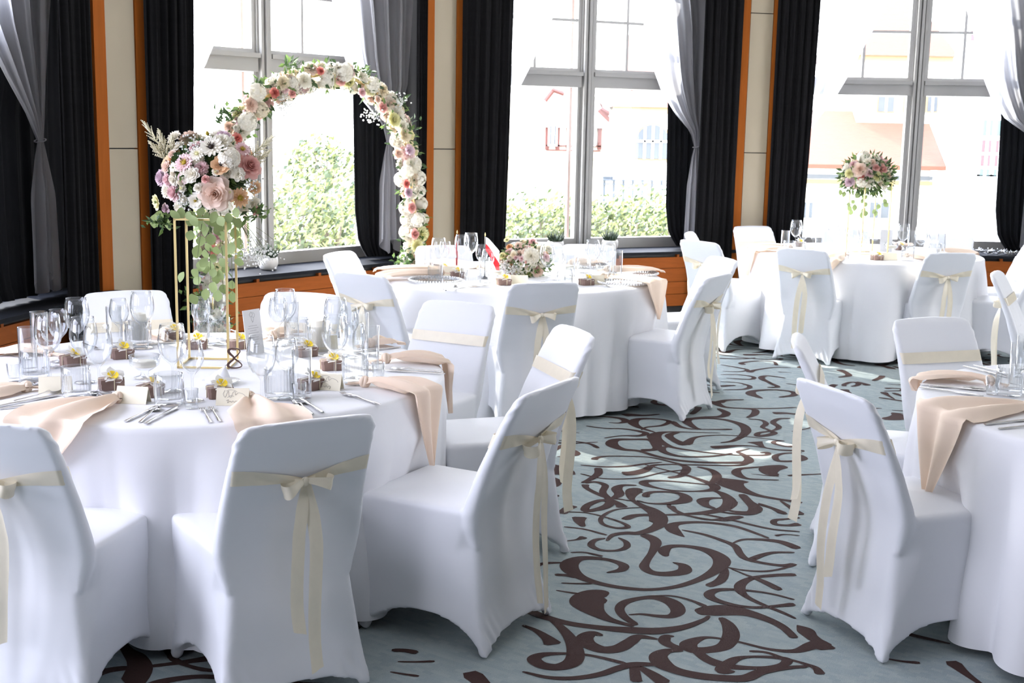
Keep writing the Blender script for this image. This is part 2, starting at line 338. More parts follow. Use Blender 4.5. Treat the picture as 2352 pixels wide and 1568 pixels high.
# ------------------------------------------------------------------ carpet scrolls (woven pile, 1 mm proud), traced from the aisle and repeated across the floor
SP = """860,0,20 930,40,30 1000,70,45 1060,120,55 1060,180,50 1000,220,40 900,250,35 800,250,30 700,265,22 650,310,12
930,260,40 1000,290,45 1030,330,40 1000,400,28 960,460,28 940,510,35 990,550,35 1080,565,40 1180,560,45 1250,540,48 1240,500,35 1160,475,6
740,285,10 800,320,22 800,360,24 720,385,16 600,380,18 530,345,26 560,305,20 640,290,10
1110,430,20 1090,390,40 1130,355,35 1250,350,28 1400,375,40 1500,420,55 1540,470,60 1500,530,45 1380,600,30 1200,660,25 1000,685,22 800,675,25 600,640,28 450,590,40 370,530,60 370,480,60 450,445,40 580,445,28 700,465,25 780,500,35 760,535,30 650,555,8
1250,280,6 1180,240,45 1150,200,50 1200,175,35 1350,165,25 1500,175,25 1650,200,22 1800,250,18 1900,290,15
1230,225,12 1400,260,18 1550,310,22 1640,350,28 1680,410,28 1730,450,25 1850,480,20 2000,500,22 2100,490,25
1620,330,10 1700,300,15 1850,300,25 2000,320,35 2130,370,40
1750,460,30 1850,420,25 1950,400,18 2100,400,12
1560,510,10 1700,535,12 1850,545,14 1980,530,12 2110,490,20
1560,500,15 1560,560,30 1520,620,35 1430,660,30
1600,520,8 1720,570,10 1850,620,25 1990,690,30
2110,570,28 1950,575,25 1780,595,25 1690,640,35 1680,690,35 1730,740,22 1850,800,18 2000,860,16 2110,910,10
2100,765,10 1950,725,12 1800,700,14 1600,685,20 1480,695,28 1440,730,34 1500,770,28 1650,810,20 1800,825,18 1950,815,18 2100,800,28
660,730,40 600,722,80 540,740,105 500,780,110 520,820,90 580,870,55 680,920,30 860,970,14
260,690,8 350,705,10 450,720,14
0,830,40 150,890,35 350,945,30 600,980,32 850,1000,45 1050,1005,45 1250,975,30 1400,920,18 1440,890,12
820,880,8 920,875,14 1050,890,22 1150,890,30 1200,850,45 1160,790,50 1050,750,40 930,750,25 800,780,30 750,830,30 780,890,28 880,960,22
1000,735,8 1150,735,10 1300,770,12 1420,820,20
1340,860,40 1450,850,75 1600,845,80 1750,870,50 1900,920,35 2000,970,30 2060,1020,28 2100,1060,25
1530,900,20 1590,960,40 1610,1040,50 1560,1120,45 1440,1150,40 1320,1150,45 1280,1110,50 1350,1070,30 1450,1055,14 1650,1085,12 1900,1145,16 2100,1160,25 2230,1120,45 2350,1090,60
620,1040,12 540,1025,35 480,1060,50 510,1110,50 620,1150,45 740,1140,45 830,1090,40 900,1050,30 1050,1070,8
1170,1045,8 1110,1050,30 1100,1090,35 1180,1130,30 1300,1145,25
1240,1160,10 1120,1160,30 1050,1200,50 1080,1260,55 1180,1310,40 1350,1350,40 1550,1370,38 1720,1370,38 1850,1320,32 2050,1290,20 2200,1280,15
1340,1160,30 1420,1220,35 1520,1260,40 1650,1285,30 1850,1290,18 2000,1270,25 2040,1230,30 1950,1210,18 1750,1205,14 1630,1230,30 1540,1310,40 1640,1320,10
1750,1160,14 1880,1170,14 2000,1210,16 2150,1250,14 2260,1290,22 2300,1340,30
200,900,18 300,980,28 380,1080,40 410,1180,50 380,1250,50 270,1285,40 150,1270,40 90,1225,40 150,1190,28 300,1180,15 450,1185,12 600,1210,14 800,1260,18
0,960,12 100,1000,20 190,1060,35 240,1110,55
0,1320,10 200,1365,18 400,1370,22 600,1340,25 750,1290,28 870,1265,30 1050,1270,16 1200,1310,10
860,1270,25 870,1340,30 880,1400,32
900,1280,20 1000,1340,35 1100,1410,45
340,85,10 500,95,10 650,130,12 780,175,16 810,205,24 720,210,18 620,180,18 610,130,18 700,75,12 850,55,8 1000,55,8
780,145,28 840,115,22 950,105,14 1020,115,12
320,200,14 480,220,14 650,265,16
440,125,60 440,160,40 470,200,20
340,310,8 420,300,14 480,280,38
370,400,8 480,400,12 620,430,14
300,100,40 350,60,40 400,40,40
1110,105,14 1280,105,14 1400,100,20 1500,80,35 1600,40,45 1620,0,45
1150,40,25 1200,90,20 1350,130,14 1550,155,12 1640,140,16 1690,120,30
1740,0,30 1790,40,40 1770,90,45 1650,85,22 1560,65,12
1820,20,15 1950,65,20 2030,105,30
1380,100,20 1600,145,18 1900,215,16 2140,240,12
2140,130,18 2050,140,18 1950,150,25 1950,180,25 2050,190,22 2140,180,40
1990,0,12 2080,60,25 2140,110,50
1950,270,20 2030,260,10 2140,270,8
560,75,25 650,50,28 680,10,35 600,0,25 500,40,28 480,70,28
2120,960,6 2180,1000,50 2230,1050,40 2300,1100,40 2352,1150,60
250,570,20 340,575,22 420,590,25
300,635,8 420,640,10 540,640,14
100,600,14 90,530,20 160,485,20 330,478,12"""
SQ = """250,740,14 400,760,14 560,765,16 700,785,28 760,805,35 700,825,28 550,825,14 400,845,10
720,950,45 840,940,35 850,900,50 800,860,40 650,855,28 500,860,45 470,900,60 560,940,40 700,955,28 850,1000,28 1000,1030,28 1200,1050,28 1400,1055,28 1560,1055,35 1630,1050,45 1640,1020,40 1580,980,25 1550,960,18 1650,935,6
1400,800,10 1200,795,14 1000,790,20 880,800,45 830,830,70 870,870,55 980,920,30 1150,950,22 1350,975,18 1550,990,16 1780,990,22 1800,970,30 1740,970,12
1100,905,60 1000,860,40 960,820,40 1050,790,18
1100,900,60 1180,840,25 1350,820,14 1550,825,12 1750,845,10 1950,870,8
960,915,14 900,930,35 920,965,35 1050,1000,25 1250,1005,20 1420,990,18 1500,975,14
1320,925,50 1420,920,50 1550,910,25 1700,915,14 1900,945,18 2120,955,35
1690,875,90 1720,890,50 1780,925,16 1900,945,12
1400,885,14 1500,870,25 1580,830,35 1620,780,50 1580,730,45 1450,690,30 1300,675,28 1150,680,35 1110,705,50 1180,755,28 1230,770,20
980,700,40 1050,745,30 1150,765,20 1300,770,14 1500,770,30
840,795,16 700,750,35 650,710,55 700,680,40 850,680,22 960,700,30 900,735,25 770,750,18 720,775,10
440,712,10 530,715,18 590,700,45 540,675,35 400,660,20 260,655,16
570,650,60 620,645,60 750,650,30 880,640,20
560,1150,60 650,1145,55 750,1120,45 820,1080,25 950,1070,16 1200,1075,16 1450,1080,16 1580,1075,22 1640,1050,25
320,1030,30 330,1015,30 420,1000,16 600,1000,14 800,1010,14 1000,1055,20 1100,1090,35 1100,1130,40 1050,1170,30 950,1185,25
200,1075,14 400,1090,18 600,1085,22 750,1065,20 900,1050,10
200,1150,12 350,1185,12 500,1195,12 700,1185,12 900,1140,12 1100,1115,12
750,1070,12 900,1110,14 1100,1160,20 1250,1210,30 1340,1250,45 1340,1285,40 1200,1300,18 1000,1295,16 850,1270,20 750,1240,40 760,1215,35 900,1210,20 1100,1225,14 1300,1245,14
1200,1090,20 1320,1120,30 1370,1170,40 1340,1220,35 1280,1240,20
1960,1085,50 1830,1105,90 1820,1140,70 1880,1165,40
1660,1150,6 1800,1165,12 1900,1170,20
1850,1085,20 1700,1095,20 1560,1110,30 1540,1150,45 1620,1190,25 1750,1200,14 1900,1205,12
1500,1195,150 1480,1230,120 1560,1280,70 1700,1330,35 1850,1360,25 2100,1400,30
1580,1325,35 1650,1400,40 1700,1450,55 1650,1490,40 1500,1490,18 1380,1475,12
1720,1410,16 1850,1450,20 1940,1490,40
1340,1290,20 1430,1330,40 1480,1390,55 1430,1450,50 1250,1485,35 1000,1500,20 800,1505,20 680,1510,25 580,1540,30
1440,1360,14 1320,1360,25 1250,1380,50 1270,1420,35 1350,1450,20
740,1290,6 680,1290,70 640,1320,55 640,1370,25 720,1430,20 820,1490,40 880,1568,80
760,1350,30 770,1320,30 850,1305,22 1000,1310,25 1090,1340,40 1090,1380,55 960,1405,30 800,1405,12 680,1380,10
960,1400,12 970,1440,20 1100,1500,16 1300,1545,14 1560,1520,40
240,1240,35 250,1270,25 320,1310,25 420,1350,25 550,1370,14 640,1385,10
240,1230,20 330,1220,20 410,1250,30 390,1310,30 440,1370,30 420,1420,25 320,1460,30 240,1465,35 260,1420,30 350,1380,20 450,1370,20 530,1330,40 510,1280,45 560,1250,25 680,1250,14
460,1370,20 530,1410,35 560,1440,50
350,1100,35 350,1150,35 280,1200,28 210,1230,16
2100,970,16 1950,975,20 1870,1000,30 1900,1040,28 2050,1040,25 2120,1020,30 2080,990,25
1950,870,10 1870,870,20 1860,890,25 1960,915,25 2060,915,40
1640,680,18 1750,690,18 1790,720,30 1760,750,25 1800,770,20 1860,800,35 1800,820,35 1720,825,35 1730,800,25 1850,780,18 1900,750,30 1850,710,30 1900,680,25 2000,675,18
1370,530,60 1360,545,55 1450,580,28 1650,590,20 1850,590,18 2050,580,16
1380,540,60 1450,520,30 1600,515,16
1580,590,14 1690,600,35 1690,640,40 1630,670,20
1850,630,55 1950,630,40 2050,640,30
1760,505,12 1720,490,35 1660,465,60 1690,440,40 1850,430,25 2000,445,30 2030,475,40 1900,495,20
1380,590,25 1450,630,45 1400,660,40 1250,665,25 1100,680,20
1150,640,30 1200,600,35 1210,575,40
1400,360,14 1550,370,16 1650,400,30 1600,425,25 1420,430,12
1400,300,14 1550,300,20 1680,320,30 1650,340,25 1450,330,14
1960,330,16 1800,310,25 1750,330,40 1820,370,28 1890,405,30 1800,410,12
1640,280,50 1700,260,30 1850,240,16 2000,240,14
1420,270,14 1550,275,18 1630,260,30 1550,240,25 1400,215,14
1600,215,35 1580,200,35 1700,185,18 1850,190,16 1880,220,30"""
def strokes(txt, ox, oy, sc):
    for ln in txt.split('\n'):
        pts = []
        for q in ln.split():
            x, y, w = map(float, q.split(',')); p = at(ox+x/sc, oy+y/sc); pts.append((p.x, p.y, w/1000))
        yield pts
ALL = list(strokes(SP, 1200, 1150, 3.36))+list(strokes(SQ, 1280, 780, 3.7333))
RZ = [0]
def ribbon(mb, pts, k, z, gain=1.0):
    RZ[0] += 1; z = .0006+((RZ[0]*37) % 61)*2e-5
    P = cr_pts(pts, k); n = len(P); L = []; Rr = []
    for i, p in enumerate(P):
        t = P[min(i+1, n-1)][:2]-P[max(i-1, 0)][:2]; t = t/(np.hypot(*t)+1e-9); w = max(p[2], .004)*gain*.5
        if i in (0, n-1): w *= .6
        zz = z+.0006*i/n; L.append((p[0]-t[1]*w, p[1]+t[0]*w, zz)); Rr.append((p[0]+t[1]*w, p[1]-t[0]*w, zz))
    mb.add([q for a in zip(L, Rr) for q in a], [(2*i, 2*i+1, 2*i+3, 2*i+2) for i in range(n-1)])
sc = MB()
for pts in ALL: ribbon(sc, pts, 6, .0015, 1.18)
# the same woven repeat over the rest of the floor
OCC = set(); CELL = .06
def cells(q): return [(int(math.floor(p[0]/CELL)), int(math.floor(p[1]/CELL))) for p in cr_pts(q, 4)]
def mark(q):
    for cx, cy in cells(q):
        for ax in (-1, 0, 1):
            for ay in (-1, 0, 1): OCC.add((cx+ax, cy+ay))
for pts in ALL: mark(pts)
rngC = random.Random(77)
for it in range(120):
    rot = it % 2; dx = rngC.uniform(-4.5, 4.5); dy = rngC.uniform(-2.5, 6.5); th = rngC.uniform(-.25, .25)+(PI if rot else 0); ct, st = math.cos(th), math.sin(th)
    OCC0 = set(OCC)
    for pts in ALL:
        q = [(.6+(x-.6)*ct-(y-5.5)*st+dx, 5.5+(x-.6)*st+(y-5.5)*ct+dy, w) for x, y, w in pts]
        xm = sum(p[0] for p in q)/len(q); ym = sum(p[1] for p in q)/len(q)
        if not 2.2 < ym < 11.6 or abs(xm/ym) > .55: continue
        if any((Vector((p[0], p[1], 0))-PV(kk)).dot(fn(kk)) > -.05 for p in q for kk in range(-1, 6)): continue
        cl = cells(q)
        if sum(c in OCC0 for c in cl) > .15*len(cl): continue
        mark(q); ribbon(sc, q, 4, .0015, 1.18)
tag(sc.build('carpet_scroll', M_SCROLL, FLOOR, False), kind='stuff')

# ------------------------------------------------------------------ curtains
def ssample(tab, z): zs = [t[0] for t in tab][::-1]; ss = [t[1] for t in tab][::-1]; return lin(z, zs, ss)
def drape(k, left, right, n0, ztop, zbot, folds, amp, cols=60, rows=46, seed=0, gather=None, zj=0):
    rng = random.Random(seed); ph = rng.random()*6; R = []
    for i in range(rows+1):
        z = ztop+(zbot-ztop)*i/rows; row = []
        sl, sr = ssample(left, z), ssample(right, z); wid = abs(sr-sl)
        for j in range(cols+1):
            t = j/cols; tt = t+.02*math.sin(5*t+ph+z*.6)
            a = amp(z)*(math.sin(2*PI*folds*tt+ph)+.45*math.sin(2*PI*folds*2.3*tt+1+ph+.4*z))
            zz = z+(zj*math.sin(2*PI*(folds*.5)*t+ph)*(i/rows)**4 if zj else 0)
            row.append(fp(k, sl+(sr-sl)*t, n0-a, zz))
        R.append(row)
    return MB().grid(R)
BAY = ['left-hand', 'arch', 'middle', 'right-hand']
NAMEB = ['the window at the left edge', 'the window behind the flower arch', 'the window with two potted plants', 'the window showing the red roof']
OUT_L = {0: 1.32, 1: .50, 2: .58, 3: .49}; OUT_R = {0: (2.26, 2.60), 1: (2.68, 2.785), 2: (2.41, 2.83), 3: (2.70, 2.84)}  # left-edge bay: unseen curtain width added to keep sun off the near table
for k in range(4):
    if k in OUT_L:
        e = OUT_L[k]; d = drape(k, [(4.1, .14), (.01, .14)], [(4.1, e+.05), (1.5, e), (.01, e-.04)], -.085, 4.1, .012, 14 if k == 0 else 5, lambda z: .022, seed=k, cols=150 if k == 0 else 60)
        tag(d.build('curtain', M_DARK), 'dark ribbed curtain left of '+NAMEB[k], 'curtain', )
    a, b = OUT_R[k]; d = drape(k, [(4.1, a+.02), (1.6, a+.02), (.01, a)], [(4.1, b), (.01, b)], -.085, 4.1, .012, 5, lambda z: .022, seed=10+k)
    tag(d.build('curtain', M_DARK), 'dark ribbed curtain right of '+NAMEB[k], 'curtain')
    lo = 2.27 if k else 1.6
    d = drape(k, ([(4.1, lo-.06), (1.8, lo)] if k else [(4.1, 2.2), (2.4, 2.05), (1.95, 1.75), (1.7, 1.6)])+[(1.0, lo+.02), (.75, lo+.06), (.625, lo+.16)], [(4.1, 2.8), (.9, 2.78), (.625, 2.72)], .22, 4.1, .63, 8, lambda z: .016, seed=20+k, cols=80)
    tag(d.build('curtain', M_DARKN), 'black inner curtain bunched on the sill of '+NAMEB[k], 'curtain')
    # sheers: swept aside from the middle of the window and tied
    for sd in ((0, 1) if k else (1,)):
        c = (2.33, 2.56, 2.52, 2.60)[k]
        if sd: A = [(4.1, 1.45), (3.2, 1.70), (2.63, 1.92), (2.2, 2.05), (2.03, 2.13), (1.85, 2.27), (1.68, c-.07), (1.55, c-.025)]; B = [(4.1, 2.84), (2.6, 2.80), (2.0, c+.20), (1.55, c+.025)]
        else: A = [(4.1, 1.48), (3.2, 1.26), (2.7, 1.07), (2.2, .83), (2.03, .74), (1.85, .61), (1.68, .49), (1.55, .42)]; B = [(4.1, .15), (2.6, .17), (2.0, .24), (1.55, .36)]
        if k == 0: A = [(4.1, .9), (2.63, 1.45), (2.2, 1.72), (1.9, 2.0), (1.7, 2.2), (1.55, c-.025)]; B = [(4.1, 2.6), (2.6, 2.55), (2.0, 2.45), (1.55, c+.025)]
        d = drape(k, A, B, .10, 4.1, 1.55, 5, lambda z: .008+.02*min(1, (z-1.55)/.7), cols=90, rows=50, seed=30+k+sd)
        c = c if sd else .39; w = .16
        lo_t = drape(k, [(1.55, c-.025), (1.45, c-.05), (1.2, c-w*.55), (.72, c-w*.6)], [(1.55, c+.025), (1.45, c+.04), (1.2, c+w*.45), (.72, c+w*.6)], .10, 1.55, .72, 3, lambda z: .006+.03*min(1, (1.55-z)/.3), cols=60, rows=30, seed=50+k, zj=.06)
        d.add(lo_t.v, lo_t.f)
        o = tag(d.build('sheer_curtain', M_SHEER), 'white sheer voile swept to the %s of %s' % ('right' if sd else 'left', NAMEB[k]), 'curtain')
        tb = MB(); tb.tube([fp(k, c+.034*math.cos(q*PI/8), .10+.032*math.sin(q*PI/8), 1.55+.01*math.cos(q*PI/8)) for q in range(17)], .004, 6)
        tb.build('tie_band', M_SHEER, o)

# ------------------------------------------------------------------ outside: street level lies below the hall
GZ = -2.4
M_GRASS = nmat('outside_ground', (.35, .36, .30), .9, var=.2, vscale=.6)
g = MB(); g.add([(-80, 14.5, GZ), (90, 14.5, GZ), (90, 140, GZ), (-80, 140, GZ)], [(0, 1, 2, 3)]); tag(g.build('ground', M_GRASS, smooth=False), kind='structure')
M_RENDER = nmat('cream_render', (.82, .77, .66), .9, var=.03, vscale=1); M_RWHITE = nmat('white_render', (.85, .85, .84), .9, var=.02, vscale=1)
M_TRIM = nmat('ochre_trim', (.17, .12, .06), .8); M_TIMBER = nmat('red_timber', (.07, .02, .014), .8); M_WIN = nmat('house_window_glass', (.035, .042, .05), .2, var=.2, vscale=2)
M_TEAL = nmat('teal_panel', (.03, .07, .066), .5); M_REDP = nmat('red_panel', (.09, .016, .02), .5)
def tile_mat():
    m = nmat('red_roof_tiles', (.115, .036, .018), .8, var=.12, vscale=3); N = m.node_tree.nodes; L = m.node_tree.links; b = N['Principled BSDF']
    w = N.new('ShaderNodeTexWave'); w.bands_direction = 'Z'; w.inputs['Scale'].default_value = 5.0; tc = N.new('ShaderNodeTexCoord'); L.new(tc.outputs['Object'], w.inputs[0])
    bp = N.new('ShaderNodeBump'); bp.inputs['Strength'].default_value = .4; bp.inputs['Distance'].default_value = .04; L.new(w.outputs['Fac'], bp.inputs['Height']); L.new(bp.outputs[0], b.inputs['Normal']); return m
M_TILE = tile_mat()
def px_x(u, y): return aty(u, 360, y).x
def px_z(v, y, u=1176): return aty(u, v, y).z
def bxo(name, mat, parent, x0, x1, y0, y1, z0, z1): m = MB(); m.box((x0, y0, z0), (x1, y1, z1)); return m.build(name, mat, parent, False)
def far_window(parent, x0, x1, y, z0, z1, mat=None, frame=None):
    f = bxo('window_frame', frame or M_RWHITE, parent, x0-.06, x1+.06, y-.12, y, z0-.06, z1+.06); bxo('window_pane', mat or M_WIN, f, x0, x1, y-.15, y-.12, z0, z1)
    bxo('glazing_bar', M_RWHITE, f, (x0+x1)/2-.05, (x0+x1)/2+.05, y-.18, y-.15, z0, z1); return f
# house with the red roof (seen through the right-hand window)
Y = 60
h = thing('house', 'cream house with big red tiled roof and dormer seen through the right-hand window', 'house')
xa, xb = 11.5, px_x(2140, Y); ez = px_z(378, Y, 1960); tz = px_z(262, Y, 2000)
bxo('wall', M_RENDER, h, xa, xb, Y, Y+9, GZ, ez+.1)
m = MB(); m.add([(xa-.6, Y-.7, ez), (xb+.5, Y-.7, ez), (xb+.5, Y+3.0, tz+.2), (xa-.6, Y+3.0, tz+.2), (xa-.6, Y-.7, ez-.2), (xb+.5, Y-.7, ez-.2), (xb+.5, Y+3, ez-.2), (xa-.6, Y+3, ez-.2)], [(0, 1, 2, 3), (0, 4, 5, 1), (1, 5, 6, 2), (3, 7, 4, 0)]); m.build('lower_roof', M_TILE, h, False)
Y2 = Y+2.2; x0, x1 = px_x(1962, Y2), px_x(2150, Y2); z0, z1 = px_z(275, Y2, 2000), px_z(128, Y2, 2000)
bxo('upper_wall', M_RENDER, h, x0, x1, Y2, Y2+7, z0-1, z1); bxo('eaves_board', M_TRIM, h, x0-.4, x1+.4, Y2-.3, Y2+.1, z1-.25, z1+.1)
rz = px_z(-90, Y2, 2080); m = MB(); m.add([(x0-.6, Y2-.5, z1), (x1+.6, Y2-.5, z1), (x1-1.5, Y2+4, rz), (x0+1.9, Y2+4, rz), (x0-.6, Y2+8, z1), (x1+.6, Y2+8, z1)], [(0, 1, 2, 3), (0, 3, 4), (1, 5, 2), (5, 4, 3, 2)]); m.build('upper_roof', M_TILE, h, False)
for u0, u1 in ((2008, 2043), (2068, 2092), (2120, 2142)): far_window(h, px_x(u0, Y2), px_x(u1, Y2), Y2, px_z(256, Y2, u0), px_z(222, Y2, u0), None, M_TRIM)
for u0, u1 in ((1848, 1872), (2004, 2048)): far_window(h, px_x(u0, Y), px_x(u1, Y), Y, px_z(500, Y, u0), px_z(464, Y, u0))
bxo('band_course', M_TRIM, h, xa-.1, xb+.1, Y-.15, Y, px_z(424, Y, 2000), px_z(414, Y, 2000)); bxo('band_course', M_WIN, h, xa-.1, xb+.1, Y-.1, Y, px_z(412, Y, 2000), px_z(402, Y, 2000))
# pale office block with strips of coloured glass
Y = 48; t = thing('office_block', 'pale office block with strips of coloured window panes far right outside', 'building')
m = MB(); xl, xr = px_x(2176, Y), px_x(2500, Y); m.add([(x, y, z) for z in (GZ, 14) for x, y in ((xl, Y), (xr, Y), (xr*1.25, Y*1.25), (xl*1.28, Y*1.25))], [(0, 3, 2, 1), (4, 5, 6, 7), (0, 1, 5, 4), (1, 2, 6, 5), (2, 3, 7, 6), (3, 0, 4, 7)]); m.build('wall', M_RWHITE, t, False)
for i, (v0, v1, mt) in enumerate(((222, 268, M_WIN), (276, 312, M_TEAL), (322, 350, M_REDP), (356, 382, M_REDP), (388, 402, M_TEAL), (404, 424, M_WIN))):
    for u0, u1 in ((2250, 2272), (2282, 2302)): far_window(t, px_x(u0, Y), px_x(u1, Y), Y, px_z(v1, Y, 2280), px_z(v0, Y, 2280), mt)
for v0, v1, mt in ((-30, 14, M_REDP), (34, 62, M_REDP), (70, 94, M_REDP)): far_window(t, px_x(2206, Y), px_x(2228, Y), Y, px_z(v1, Y, 2220), px_z(v0, Y, 2220), mt)
far_window(t, px_x(2246, Y), px_x(2258, Y), Y, px_z(92, Y, 2250), px_z(4, Y, 2250), nmat('slate_panel', (.12, .16, .22), .4))
# cream house with arched window and half-timbered gable (middle window)
Y = 44; h = thing('house', 'cream house with arched window and half timbered gable seen through the middle window', 'house')
x0, x1 = px_x(1120, Y), px_x(1640, Y); zt = px_z(255, Y, 1480); bxo('wall', M_RENDER, h, px_x(1400, Y), x1, Y, Y+9, GZ, zt); bxo('wall', M_RENDER, h, x0, px_x(1400, Y), Y+1.5, Y+9, GZ, px_z(230, Y, 1300))
bxo('eaves_board', M_TRIM, h, px_x(1405, Y), x1+.3, Y-.3, Y+.2, zt-.08, zt+.12); bxo('band_course', M_TRIM, h, x0, x1, Y-.1, Y+1.4, px_z(371, Y, 1450), px_z(364, Y, 1450))
m = MB(); m.add([(px_x(1400, Y), Y-.4, zt+.12), (x1+.3, Y-.4, zt+.12), (x1-1, Y+4.5, zt+3.2), (px_x(1470, Y), Y+4.5, zt+3.2), (px_x(1395, Y), Y+9, zt+.1), (x1, Y+9, zt+.1)], [(0, 1, 2, 3), (0, 3, 4), (1, 5, 2), (2, 5, 4, 3)]); m.build('roof', M_TILE, h, False)
gx0, gx1 = px_x(1180, Y), px_x(1412, Y); gz = px_z(292, Y, 1300); gt = px_z(95, Y, 1300); gm = (gx0+gx1)/2
m = MB(); m.add([(gx0, Y+1.2, gz), (gx1, Y+1.2, gz), (gm, Y+1.2, gt), (gx0, Y+6, gz), (gx1, Y+6, gz), (gm, Y+6, gt)], [(0, 1, 2), (0, 2, 5, 3), (1, 4, 5, 2)]); m.build('gable', M_RWHITE, h, False)
for a, b in (((gx0-.4, gz-.2), (gm, gt+.2)), ((gx1+.4, gz-.2), (gm, gt+.2))):
    m = MB(); m.tube([(a[0], Y+1.0, a[1]), (b[0], Y+1.0, b[1])], .14, 4); m.build('barge_board', M_RENDER, h, False)
for (u0, v0, u1, v1) in ((1252, 232, 1272, 206), (1268, 206, 1296, 216), (1375, 252, 1412, 288), (1405, 240, 1452, 206), (1380, 250, 1400, 262)):
    m = MB(); a, b = aty(u0, v0, Y+.6), aty(u1, v1, Y+.6); m.tube([a, b], .08, 4); m.build('barge_board', M_TIMBER, h, False)
for u in (1258, 1283, 1308, 1352, 1382): bxo('timber_post', M_TIMBER, h, px_x(u, Y)-.07, px_x(u, Y)+.07, Y+1.3, Y+1.5, px_z(345, Y, u), px_z(235, Y, u))
for v in (262, 284, 334, 345): bxo('timber_rail', M_TIMBER, h, px_x(1256, Y), px_x(1385, Y), Y+1.3, Y+1.5, px_z(v+3, Y, 1300), px_z(v, Y, 1300))
for u0, u1 in ((1264, 1278), (1355, 1368)): far_window(h, px_x(u0, Y), px_x(u1, Y), Y+1.3, px_z(332, Y, u0), px_z(288, Y, u0))
ax0, ax1 = px_x(1460, Y), px_x(1534, Y); az0 = px_z(364, Y, 1480); ac = (ax0+ax1)/2; ar = (ax1-ax0)/2; azc = px_z(324, Y, 1480)
for nm, rr, yy, mt in (('arch_surround', 1.14, Y-.08, M_TRIM), ('arched_pane', 1.0, Y-.14, M_WIN)):
    pts = [(ac-ar*rr, az0), (ac+ar*rr, az0)]+[(ac+ar*rr*math.cos(a*PI/12), azc+ar*rr*math.sin(a*PI/12)) for a in range(13)]
    m = MB(); m.add([(x, yy, z) for x, z in pts]+[(x, yy+.08, z) for x, z in pts], [tuple(range(len(pts)))]+[(i, i+len(pts), (i+1) % len(pts)+len(pts), (i+1) % len(pts)) for i in range(len(pts))]); m.build(nm, mt, h, False)
for q in (-.5, 0, .5): bxo('glazing_bar', M_RWHITE, h, ac+ar*q-.04, ac+ar*q+.04, Y-.2, Y-.14, az0, azc+ar*math.sqrt(1-q*q))
bxo('glazing_bar', M_RWHITE, h, ax0, ax1, Y-.2, Y-.14, azc-.04, azc+.04)
t = thing('fence', 'low grey railing in front of the cream house outside the middle window', 'fence'); Yf = 30
for v in (413, 422): bxo('rail', M_WIN, t, px_x(1385, Yf), px_x(1650, Yf), Yf-.05, Yf, px_z(v+3, Yf, 1450), px_z(v, Yf, 1450))
for i in range(12): bxo('post', M_WIN, t, px_x(1390+i*22, Yf)-.03, px_x(1390+i*22, Yf)+.03, Yf, Yf+.06, GZ, px_z(412, Yf, 1450))
bxo('car_roof', M_WIN, t, px_x(1388, Yf), px_x(1412, Yf), Yf+.3, Yf+1, px_z(416, Yf, 1400), px_z(406, Yf, 1400))
# bushes
M_BUSH = nmat('sunlit_bush_leaf', (.14, .16, .055), .6, var=.45, vscale=6, trans=.35); M_BUSHD = nmat('shaded_bush_leaf', (.035, .05, .018), .6, var=.4, vscale=6, trans=.3)  # sun and shade put into two leaf colours, mixed at random
M_TRUNK = nmat('bush_branches', (.10, .075, .05), .9)
def bush(c, rx, ry, rz, label, n=900, lf=.11, seed=0):
    rng = random.Random(seed); o = thing('bush', label, 'bush', (c[0], c[1], GZ)); m = MB(); h = c[2]-GZ
    for i in range(n):
        while True:
            p = Vector((rng.uniform(-1, 1), rng.uniform(-1, 1), rng.uniform(-1, 1)))
            if .35 < p.length < 1: break
        f = 1+.22*noise.noise(p*2.6+Vector((seed, 0, 0))); q = Vector((p.x*rx*f, p.y*ry*f, h+p.z*rz*f))
        if q.z < 0: continue
        nn = Vector((rng.gauss(0, 1), rng.gauss(0, 1), rng.gauss(.6, 1))).normalized(); a = nn.orthogonal().normalized(); b = nn.cross(a); s = lf*rng.uniform(.6, 1.3)
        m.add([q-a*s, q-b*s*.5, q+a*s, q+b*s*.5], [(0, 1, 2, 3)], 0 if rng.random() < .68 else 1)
    f = m.build('foliage', [M_BUSH, M_BUSHD], o, False); f['kind'] = 'stuff'
    b = MB()
    for i in range(7): b.tube([(0, 0, 0), (rng.uniform(-.3, .3)*rx, rng.uniform(-.3, .3)*ry, h*.6), (rng.uniform(-.7, .7)*rx, rng.uniform(-.7, .7)*ry, h+rng.uniform(0, .5)*rz)], [.05, .03, .01], 5)
    b.build('branches', M_TRUNK, o); return o
BU = [(735, 375, 17, .55, 'small round treetop above the hedge seen inside the flower arch', .38), (655, 560, 15, 1.0, 'pale green bush beside the grey mullion inside the flower arch', .92), (745, 560, 14.5, 1.0, 'bright green bush in the middle of the flower arch opening', .86), (835, 555, 16, 1.0, 'green bush behind the black curtain edge of the arch window', .95),
      (515, 575, 15, 1.0, 'pale bush behind the large bouquet outside the arch window', .9), (1185, 560, 19, 1.0, 'low green bush at the left end of the middle window', .72), (1265, 560, 18.5, 1.0, 'green bush left of the mullion of the middle window', .80), (1350, 560, 19, .9, 'yellow green bush right of the mullion of the middle window', .70), (1425, 560, 18.5, 1.0, 'bushy green shrub above the second potted plant outside', .82), (1500, 560, 19, 1.0, 'green shrub against the black curtain of the middle window', .86), (1575, 560, 20, 1.1, 'green shrub hidden partly by the middle window curtain', .75)]
for i, (u, v, y, rx, lb, rz) in enumerate(BU):
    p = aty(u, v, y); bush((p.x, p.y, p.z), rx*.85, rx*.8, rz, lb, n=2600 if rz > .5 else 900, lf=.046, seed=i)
    if i not in (0,):                                   # the bush reaches the ground
        q = aty(u, v+60, y)

